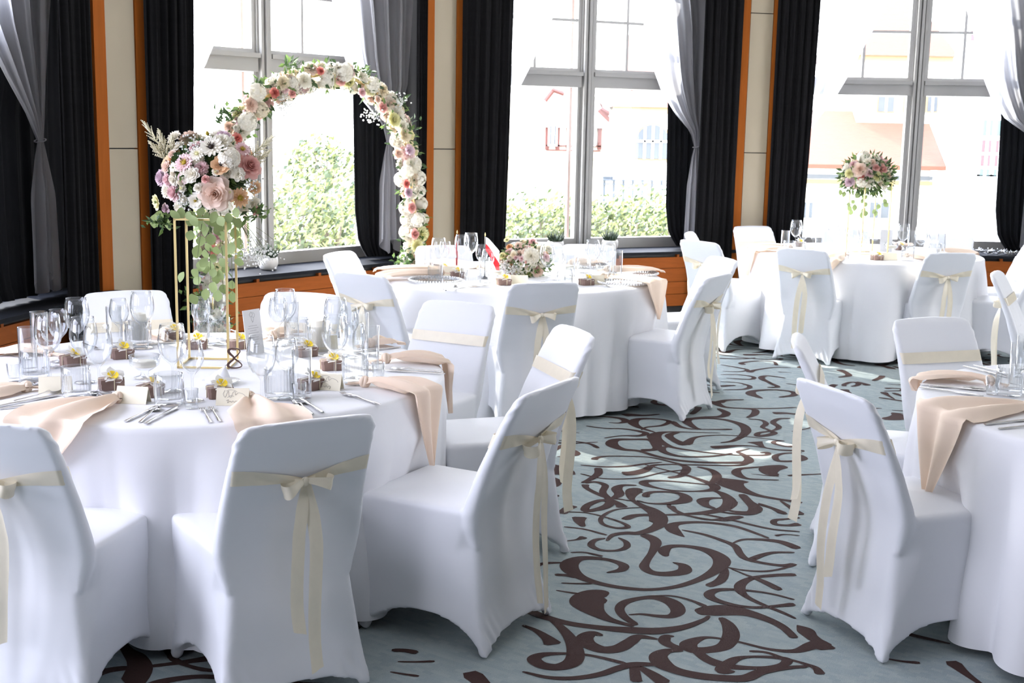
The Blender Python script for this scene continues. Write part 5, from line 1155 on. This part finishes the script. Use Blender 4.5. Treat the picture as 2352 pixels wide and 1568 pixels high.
for (u, v, n, sg) in ((945, 600, 160, 16), (520, 262, 40, 12), (665, 150, 30, 9), (600, 195, 24, 8), (835, 165, 24, 7), (945, 285, 20, 7), (490, 730, 90, 18), (460, 690, 60, 16), (925, 232, 20, 7)):
    for i in range(n): p = onplane(rngF.gauss(u, sg), rngF.gauss(v, sg*.8), AL+AN*rngF.uniform(-.02, .1), AN); lf.append((p-arch.location, Vector((rngF.gauss(0, 1), -.6, rngF.gauss(.2, 1)))))
leafstuff(lf, .055, .013, [M_LEAF, M_LEAF, M_LEAF2], rngF).build('foliage', [M_LEAF, M_LEAF, M_LEAF2], arch, False)['kind'] = 'stuff'
for (u, v, n) in ((915, 235, 60), (850, 265, 40), (650, 240, 40)): gyps(onplane(u, v, AL+AN*.08, AN)-arch.location, (.035, .03, .03), n, rngF, None, .006).build('babys_breath', [M_TINY, M_STEM], arch)['kind'] = 'stuff'

# ---- low centrepiece on table B
CB = at(1207, 632, ZT); cb = thing('flower_centrepiece', 'low dome of blush roses and white blossoms between the flags and the chair', 'flowers', CB); CBc = CB+Vector((0, 0, .085))
B_L = [(1220, 110, 'rose', P_ROSE, 88), (1110, 140, 'carnation', P_BLUSH, 70), (1210, 225, 'mum', P_WHITE, 135), (1268, 345, 'rose', P_BLUSH, 95), (1060, 388, 'rose', P_PINK, 78), (1335, 235, 'rose', P_ROSE, 70), (960, 262, 'rose', P_BLUSH, 62), (985, 225, 'button', P_LEMON, 60, P_HEARTG), (1090, 238, 'rose', P_ROSE, 50), (1130, 290, 'button', P_WHITE, 42), (1140, 335, 'button', P_WHITE, 46), (1187, 328, 'button', P_WHITE, 44), (1095, 350, 'button', P_WHITE, 40), (1118, 368, 'button', P_WHITE, 44), (1160, 350, 'button', P_WHITE, 40), (1280, 165, 'carnation', P_WHITE, 80), (1345, 165, 'carnation', P_WHITE, 78), (1035, 150, 'rose', P_PEACH, 56), (1020, 98, 'lisianthus', P_LEMON, 50), (1170, 275, 'bud', P_PINK, 44), (945, 325, 'rose', P_PEACH, 56), (1180, 378, 'carnation', P_LEMON, 70), (1135, 245, 'rose', P_ROSE, 46), (1075, 215, 'carnation', P_CREAM, 60), (1040, 240, 'button', P_WHITE, 44), (1160, 190, 'rose', P_BLUSH, 52), (1000, 300, 'carnation', P_WHITE, 60), (1230, 290, 'carnation', P_WHITE, 60), (1300, 290, 'carnation', P_WHITE, 62), (1150, 110, 'carnation', P_CREAM, 60)]
ell_place(cb, 1207, 600, CBc, .175, .12, .15, B_L, 860, 520, 3.36, 372)
fill(cb, CBc, .155, .13, .115, 30, -.3, (.018, .028), (P_WHITE, P_CREAM, P_BLUSH, P_PEACH, P_ROSE))
for i in range(22):
    a = rngF.uniform(.2, PI-.2); z = rngF.uniform(0, .9); q = math.sqrt(1-z*z); n_ = Vector((q*math.cos(a), q*math.sin(a), z)); flower(cb, rngF.choice(('rose', 'carnation', 'mum')), rngF.choice((P_WHITE, P_BLUSH, P_ROSE, P_CREAM)), CBc+Vector((n_.x*.15, n_.y*.13, n_.z*.11)), n_, rngF.uniform(.022, .034))
pts = []
for i in range(700):
    n_ = Vector((rngF.gauss(0, 1), rngF.gauss(0, 1), rngF.gauss(.2, .8))).normalized(); f = rngF.uniform(.6, 1.0); q = Vector((n_.x*.165*f, n_.y*.14*f, max(-.075, n_.z*.12*f)))+CBc-cb.location; pts.append((q, n_))
leafstuff(pts, .035, .009, [M_LEAF, M_LEAF2], rngF).build('foliage', [M_LEAF, M_LEAF2], cb, False)['kind'] = 'stuff'
gyps(aty(1165, 618, CB.y-.12)-cb.location, (.05, .02, .025), 150, rngF, None, .005).build('babys_breath', [M_TINY, M_STEM], cb)['kind'] = 'stuff'
m = MB(); m.lathe([(0, .003), (.06, .003), (.075, .02), (.08, .045), (.074, .045), (.06, .015), (0, .012)], 28); m.build('bowl', M_CHINA, cb)

# ---- tall arrangement on table C
SCc = Vector((2.80, 9.90, 0)); stand('slim gold four post flower stand on the far right table', SCc, .25, .23, .565)
CC = aty(1992, 402, 9.9); ac = thing('flower_arrangement', 'round blush bouquet high on slim gold posts before the far right window', 'flowers', (SCc.x, SCc.y, ZT+.567))
C_L = [(1410, 950, 'rose', P_BLUSH, 84), (1430, 880, 'hydrangea', P_WHITE, 74), (1510, 990, 'mum', P_LEMON, 54), (1540, 950, 'rose', P_PINK, 66), (1560, 915, 'rose', P_ROSE, 56), (1480, 910, 'rose', P_BLUSH, 54), (1465, 975, 'rose', P_ROSE, 50), (1420, 1000, 'rose', P_CORAL, 42), (1350, 1020, 'mum', P_LILAC, 56), (1420, 1025, 'hydrangea', P_WHITE, 60), (1466, 1032, 'carnation', P_WHITE, 54), (1552, 1040, 'carnation', P_WHITE, 56), (1350, 972, 'mum', P_LEMON, 54), (1372, 922, 'rose', P_ROSE, 50), (1500, 882, 'carnation', P_WHITE, 54), (1582, 985, 'carnation', P_WHITE, 52), (1338, 942, 'carnation', P_WHITE, 56), (1522, 884, 'rose', P_ROSE, 46), (1455, 905, 'carnation', P_WHITE, 50), (1505, 940, 'rose', P_PINK, 44)]
ell_place(ac, 1992, 402, CC, .205, .16, .18, C_L, 1400, 0, 2.4496, 288)
fill(ac, CC, .18, .15, .135, 26, -.6, (.024, .036))
for i in range(26):
    a = rngF.uniform(.15, PI-.15); z = rngF.uniform(-.5, .9); q = math.sqrt(1-z*z); n_ = Vector((q*math.cos(a), q*math.sin(a), z)); flower(ac, rngF.choice(('rose', 'carnation', 'mum')), rngF.choice((P_WHITE, P_BLUSH, P_ROSE, P_CREAM)), CC+Vector((n_.x*.18, n_.y*.17, n_.z*.14)), n_, rngF.uniform(.028, .042))
pts = []
for i in range(900):
    n_ = Vector((rngF.gauss(0, 1), rngF.gauss(0, 1), rngF.gauss(0, .8))).normalized(); f = rngF.uniform(.6, 1.05); pts.append((Vector((n_.x*.2*f, n_.y*.18*f, n_.z*.155*f))+CC-ac.location, n_))
leafstuff(pts, .05, .011, [M_LEAF, M_LEAF, M_LEAF2], rngF).build('foliage', [M_LEAF, M_LEAF, M_LEAF2], ac, False)['kind'] = 'stuff'
EUC(ac, [(1415, 1060), (1425, 1085), (1440, 1110), (1425, 1130), (1440, 1150), (1430, 1180), (1420, 1210), (1395, 1100), (1370, 1135), (1350, 1170), (1380, 1165), (1360, 1195), (1345, 1150), (1500, 1080), (1515, 1160), (1490, 1190), (1500, 1200), (1555, 1150), (1550, 1130), (1530, 1100), (1300, 1080), (1320, 1090), (1440, 1200), (1410, 1050), (1450, 1070), (1580, 1060)], 1400, 0, 2.4496, 9.86, .08, 1.05)

# ------------------------------------------------------------------ potted succulents on the sill, flags, cable
def pot(u, v, k, lb, sz=1.0):
    n = .20; o_ = fp(k, 0, n, .605); P0 = onplane(u, v, o_, fn(k)); o = thing('potted_plant', lb, 'plant', (P0.x, P0.y, .606)); m = MB()
    m.lathe([(0, 0), (.046*sz, 0), (.062*sz, .012*sz), (.074*sz, .045*sz), (.074*sz, .075*sz), (.069*sz, .092*sz), (.062*sz, .092*sz), (.064*sz, .078*sz), (0, .076*sz)], 28); m.build('pot', M_POT, o)
    rng = random.Random(k*7+int(u)); m = MB()
    for i in range(42):
        a = rng.random()*6.3; t = rng.uniform(.05, 1)**.6; L = rng.uniform(.07, .11)*sz; d = Vector((math.cos(a)*t*.62, math.sin(a)*t*.62, 1-.35*t)).normalized(); b = Vector((math.cos(a)*t*.04*sz, math.sin(a)*t*.04*sz, .078*sz)); m.tube([b, b+d*L*.5, b+d*L+Vector((0, 0, .008))], [.008*sz, .007*sz, .0006], 5)
    m.build('leaves', M_SUCC, o); return o
pot(616, 616, 1, 'small white potted succulent on the black sill behind the large bouquet'); pot(1276, 560, 2, 'small white potted succulent on the sill at the mullion of the middle window'); pot(1401, 564, 2, 'small white potted succulent on the sill right of the mullion, middle window')
def flag(u, v, lb, rz, seed):
    p = at(u, v, ZT); o = thing('table_flag', lb, 'flag', p, rz); H = .262
    m = MB(); m.lathe([(0, .002), (.024, .002), (.026, .005), (.012, .012), (.005, .02), (.0028, .035), (.0024, H), (0, H)], 18); m.build('stand', M_BLACK, o)
    m = MB(); m.lathe([(0, 0), (.003, .002), (.0045, .008), (.002, .018), (0, .026)], 10); m.build('finial', M_GOLD, o).location = (0, 0, H)
    def surf(t0, t1):
        rows = []
        for i in range(11):
            s = i/10; rows.append([(.004+.096*s*(1-.12*s), .016*math.sin(5.2*s+seed)*s**.7, H-.004-(.082+.07*s)*t-.085*s**1.3) for t in np.linspace(t0, t1, 5)])
        return MB().grid(rows)
    surf(0, .5).build('white_half', M_FLAGW, o); surf(.5, 1).build('red_half', M_RED, o)
flag(1049, 632, 'small white and red table flag seen nearly edge on, slim black stand', 1.72, 1); flag(1113, 640, 'small white and red table flag spread open beside the low flowers', -.15, 2)
# fairy lights left on the sill
o = tag(MB().build('fairy_lights_tmp', M_BLACK), None); bpy.data.objects.remove(o)
lt = thing('fairy_lights', 'tangled string of clear fairy lights on the sill of the red roof window', 'lights', fp(3, 2.1, .12, .606)); m = MB(); b = MB(); rng = random.Random(9); pts = []
for i in range(150): t = i/149; s = 2.02+.62*t+.05*math.sin(i*1.3); pts.append(fp(3, s, .10+.09*math.sin(i*.77)+rng.uniform(-.02, .02), .612+.035*abs(math.sin(i*.53))*(1-.5*t))-lt.location)
m.tube(pts, .0035, 5); m.build('cable', M_BLACK, lt)
for i in range(0, 150, 2): b.ball(pts[i]+Vector((0, 0, .008)), .009, 6, 4, 0, (1, 1, 1.5))
b.build('bulbs', M_RIBGLASS, lt)

# ------------------------------------------------------------------ settings on the other tables
M_BEAD = M_RIBGLASS
def charger_me():
    m = MB(); m.lathe([(0, .004), (.10, .004), (.11, .006), (.152, .014), (.155, .017), (.11, .010), (0, .008)], 40)
    k = MB()
    for i in range(56): a = 2*PI*i/56; k.ball((.158*math.cos(a), .158*math.sin(a), .017), .0072, 6, 4)
    return m.mesh('plate', M_GLASS), k.mesh('beaded_rim', M_BEADW)
M_BEADW = nmat('milky_glass_bead', (.80, .80, .80), .15, var=.02)
ME_CH = charger_me()
def charger(u, v, lb): o = thing('charger_plate', lb, 'plate', at(u, v, ZT), 0, 'beaded glass plates on the flag table'); put('plate', ME_CH[0], o); put('beaded_rim', ME_CH[1], o)
for u, v, lb in ((958, 630, 'beaded glass plate under the napkin at the left rim of the flag table'), (1000, 648, 'beaded glass plate at the front left of the flag table, ribbed napkin on it'), (1432, 653, 'beaded glass plate at the front right of the flag table'), (1455, 632, 'beaded glass plate at the right rim of the flag table'), (1345, 613, 'beaded glass plate at the back right of the flag table')): charger(u, v, lb)
GB = 'peach napkins on the flag table'
a, r = polar(TB, 975, 629); napkin(TB, a, r-.12, .0, .20, 'peach napkin lying at the left rim of the flag table', GB, seed=21, zoff=.018)
a, r = polar(TB, 1020, 644); napkin(TB, a-.25, r-.05, .06, .22, 'peach napkin at the front left rim of the flag table, its tip hanging', GB, seed=22, zoff=.016)
a, r = polar(TB, 1400, 648); napkin(TB, a-.02, r-.03, .22, .30, 'peach napkin with triangular point hanging at the right of the flag table', GB, seed=23, zoff=.016, side=.05)
a, r = polar(TB, 1430, 630); napkin(TB, a, r-.10, .0, .22, 'peach napkin lying on a beaded plate at the right rim of the flag table', GB, seed=24, zoff=.018)
a, r = polar(TB, 1340, 612); napkin(TB, a, r-.15, .0, .20, 'peach napkin at the back right of the flag table', GB, seed=25, zoff=.018)
a, r = polar(TB, 1075, 615); napkin(TB, a, r-.1, .0, .20, 'peach napkin behind the small flags on the flag table', GB, seed=26)
WHERE_B = [('wine_glass', 1007, 632, 'behind the left napkin'), ('white_wine_glass', 1022, 628, 'left of the edge on flag'), ('wine_glass', 1060, 622, 'just right of the edge on flag'), ('wine_glass', 1081, 616, 'tallest, between the two flags'), ('white_wine_glass', 1106, 636, 'in front of the open flag pole'), ('white_wine_glass', 1120, 650, 'below the open flag'), ('highball_glass', 984, 626, 'farthest left, before the facing chair'), ('tumbler', 1000, 640, 'beside the front left plate'), ('tumbler', 1087, 658, 'left of the dark gift box'), ('highball_glass', 1112, 656, 'left of the low flowers'), ('shot_glass', 1065, 640, 'at the foot of the flag stand'),
 ('wine_glass', 1256, 650, 'tall, overlapping the right side of the low flowers'), ('white_wine_glass', 1279, 642, 'just right of the low flowers'), ('tumbler', 1297, 655, 'behind the back of the bowed chair'), ('highball_glass', 1308, 650, 'beside the ribbed tumbler right of the flowers'), ('wine_glass', 1360, 636, 'left of the right hand pair'), ('white_wine_glass', 1377, 634, 'middle of the right hand group'), ('wine_glass', 1395, 640, 'right of the right hand pair'), ('highball_glass', 1417, 636, 'farthest right with brown reflection'), ('tumbler', 1385, 648, 'before the right hand wine glasses'), ('shot_glass', 1403, 650, 'beside the hanging right napkin'), ('tumbler', 1340, 626, 'near the back right plate')]
for kd, u, v, lb in WHERE_B: item(kd, 'clear %s on the flag table, %s' % (kd.replace('_', ' '), lb), 'glass', at(u, v, ZT), random.random()*6, 'glasses on the flag table')
for u, v, rz, lb in ((1157, 654, .3, 'dark gift box with yellow flower in front of the low flowers'), (1347, 654, .5, 'gift box with green sprig right of the bowed chair'), (1016, 626, .8, 'gift box behind the left glasses of the flag table'), (1050, 637, .2, 'gift box with yellow flower at the flag stand foot')): item('gift_box', lb, 'gift box', at(u, v, ZT), rz, 'favour boxes on the flag table')
for u, v, rz, lb in ((1034, 632, .2, 'cream place card beside the edge on flag'), (1367, 652, .2, 'cream place card at the front right of the flag table'), (1192, 652, 0, 'cream place card behind the bowed chair on the flag table')): item('place_card', lb, 'place card', at(u, v, ZT), rz, 'place cards on the flag table')
item('candle_cup', 'stemmed candle cup left of the low flowers', 'candle', at(1140, 646, ZT)); item('candle_cup', 'candle cup at the back right of the low flowers', 'candle', at(1310, 632, ZT))
def cutset(lst, grp, pre):
    for kd, u0, v0, u1, v1, lb in lst:
        a_, b_ = at(u0, v0, ZT), at(u1, v1, ZT); d = b_-a_; mid = a_+d.normalized()*.105; item(kd, 'steel %s %s' % (kd, lb), 'cutlery', (mid.x, mid.y, ZT), math.atan2(d.y, d.x)-PI/2, grp)
cutset([('knife', 915, 634, 970, 628, 'below the napkin at the left rim of the flag table'), ('spoon', 1018, 666, 1068, 652, 'at the front left rim of the flag table, upper one'), ('knife', 1026, 668, 1075, 658, 'at the front left rim of the flag table, lower one'), ('fork', 1400, 660, 1368, 644, 'beside the gift box at the front right of the flag table'), ('knife', 1470, 642, 1420, 640, 'under the right rim napkin of the flag table'), ('fork', 1355, 618, 1330, 612, 'at the back right of the flag table')], 'cutlery on the flag table', '')
# table C
GC = 'peach napkins on the far right table'
for (u, v, drop, w, sd, lb, r0) in ((1760, 576, .20, .26, .0, 'peach napkin with long point at the left end of the far right table', .14), (1915, 593, .10, .2, .05, 'peach napkin beside the left bowed chair of the far right table', .2), (2087, 592, .20, .26, .0, 'peach napkin hanging at the front of the far right table, between bowed chairs', .2), (2190, 580, .22, .24, 0, 'peach napkin hanging at the right end of the far right table', .12), (1755, 568, 0, .22, .1, 'peach napkin lying before the pillar chair on the far right table', .2), (2085, 562, 0, .18, 0, 'peach napkin at the back of the far right table', .1)):
    a, r = polar(TC, u, v); napkin(TC, a, max(.45, min(.74, r-r0)), drop, w, lb, GC, side=sd, seed=int(u))
WHERE_C = [('highball_glass', 1802, 578, 'leftmost, beside the pillar chair'), ('wine_glass', 1826, 572, 'tall left one before the black curtain'), ('white_wine_glass', 1843, 578, 'second from the left'), ('tumbler', 1812, 584, 'low one at the left'), ('tumbler', 1835, 586, 'above the left bowed chair'), ('white_wine_glass', 1866, 576, 'third from the left'), ('highball_glass', 1880, 574, 'left of the gold posts'), ('wine_glass', 1912, 572, 'before the half hidden chair'), ('white_wine_glass', 1930, 576, 'beside the left gold post'), ('wine_glass', 1957, 592, 'between the gold posts'), ('white_wine_glass', 1983, 594, 'right of the middle gold posts'), ('tumbler', 1962, 600, 'in front of the gold posts'), ('white_wine_glass', 2008, 580, 'at the right gold post'), ('wine_glass', 2072, 582, 'large, right of the white menu card'), ('highball_glass', 2093, 576, 'tall one before the mullion'), ('white_wine_glass', 2116, 584, 'second right of the menu card'), ('tumbler', 2084, 598, 'above the hanging front napkin'), ('wine_glass', 2112, 592, 'right group, nearest one'), ('white_wine_glass', 2142, 580, 'before the facing back chair'), ('highball_glass', 2160, 584, 'farthest right'), ('tumbler', 2146, 590, 'low one at the right')]
for kd, u, v, lb in WHERE_C: item(kd, 'clear %s on the far right table, %s' % (kd.replace('_', ' '), lb), 'glass', at(u, v, ZT), random.random()*6, 'glasses on the far right table')
for u, v, rz, lb in ((1912, 586, .2, 'cream place card with yellow flower right of the left bowed chair'), (2043, 597, 0, 'cream place card beside the brown gift box on the far right table')): item('place_card', lb, 'place card', at(u, v, ZT), rz, 'place cards on the far right table')
for u, v, rz, lb in ((2014, 597, .4, 'brown gift box at the foot of the slim gold posts'), (2067, 574, .4, 'gift box behind the large wine glass on the far right table'), (1835, 566, .2, 'gift box with yellow flower among the left glasses, far right table')): item('gift_box', lb, 'gift box', at(u, v, ZT), rz, 'favour boxes on the far right table')
item('candle_cup', 'candle cup right of the white menu card on the far right table', 'candle', at(2046, 582, ZT)); item('candle_cup', 'candle cup at the left of the far right table', 'candle', at(1858, 586, ZT))
o = thing('menu_card', 'white menu card standing beside the slim gold posts on the far right table', 'card', at(2034, 578, ZT)); m = MB(); m.box((-.05, -.001, 0), (.05, .001, .178)); m.build('card', M_MENU, o, False)
# table D
GD = 'peach napkins on the cropped right table'
a, r = polar(TD, 2250, 880); napkin(TD, a+.02, r-.03, .05, .20, 'peach napkin lying folded at the back of the cropped right table', GD, seed=41, side=.03)
a, r = polar(TD, 2340, 945); napkin(TD, a-.02, r-.03, .30, .34, 'big peach napkin hanging down over the front of the cropped right table', GD, seed=42, side=.02)
cutset([('knife', 2120, 884, 2250, 898, 'in front of the folded back napkin, upper one'), ('knife', 2118, 892, 2245, 910, 'in front of the folded back napkin, lower one'), ('spoon', 2130, 888, 2262, 896, 'in front of the folded back napkin, on top'), ('fork', 2148, 928, 2262, 920, 'at the left rim of the cropped right table, farther one'), ('fork', 2152, 934, 2290, 922, 'at the left rim of the cropped right table, nearer one'), ('knife', 2268, 976, 2400, 962, 'at the bottom right rim beside the hanging napkin'), ('knife', 2300, 986, 2430, 974, 'lowest at the bottom right rim'), ('knife', 2218, 844, 2290, 862, 'at the far rim of the cropped right table, left one'), ('fork', 2236, 840, 2300, 858, 'at the far rim of the cropped right table, right one'), ('spoon', 2420, 950, 2338, 926, 'half out of the picture at the right edge')], 'cutlery on the cropped right table', '')
for kd, u, v, lb in (('tumbler', 2316, 908, 'ribbed, nearest the picture edge'), ('shot_glass', 2278, 906, 'small one left of the ribbed tumbler'), ('highball_glass', 2336, 892, 'tall one behind the ribbed tumbler'), ('highball_glass', 2350, 868, 'tall one at the very edge'), ('wine_glass', 2372, 905, 'stem cut by the edge')): item(kd, 'clear %s on the cropped right table, %s' % (kd.replace('_', ' '), lb), 'glass', at(u, v, ZT), 0, 'glasses on the cropped right table')
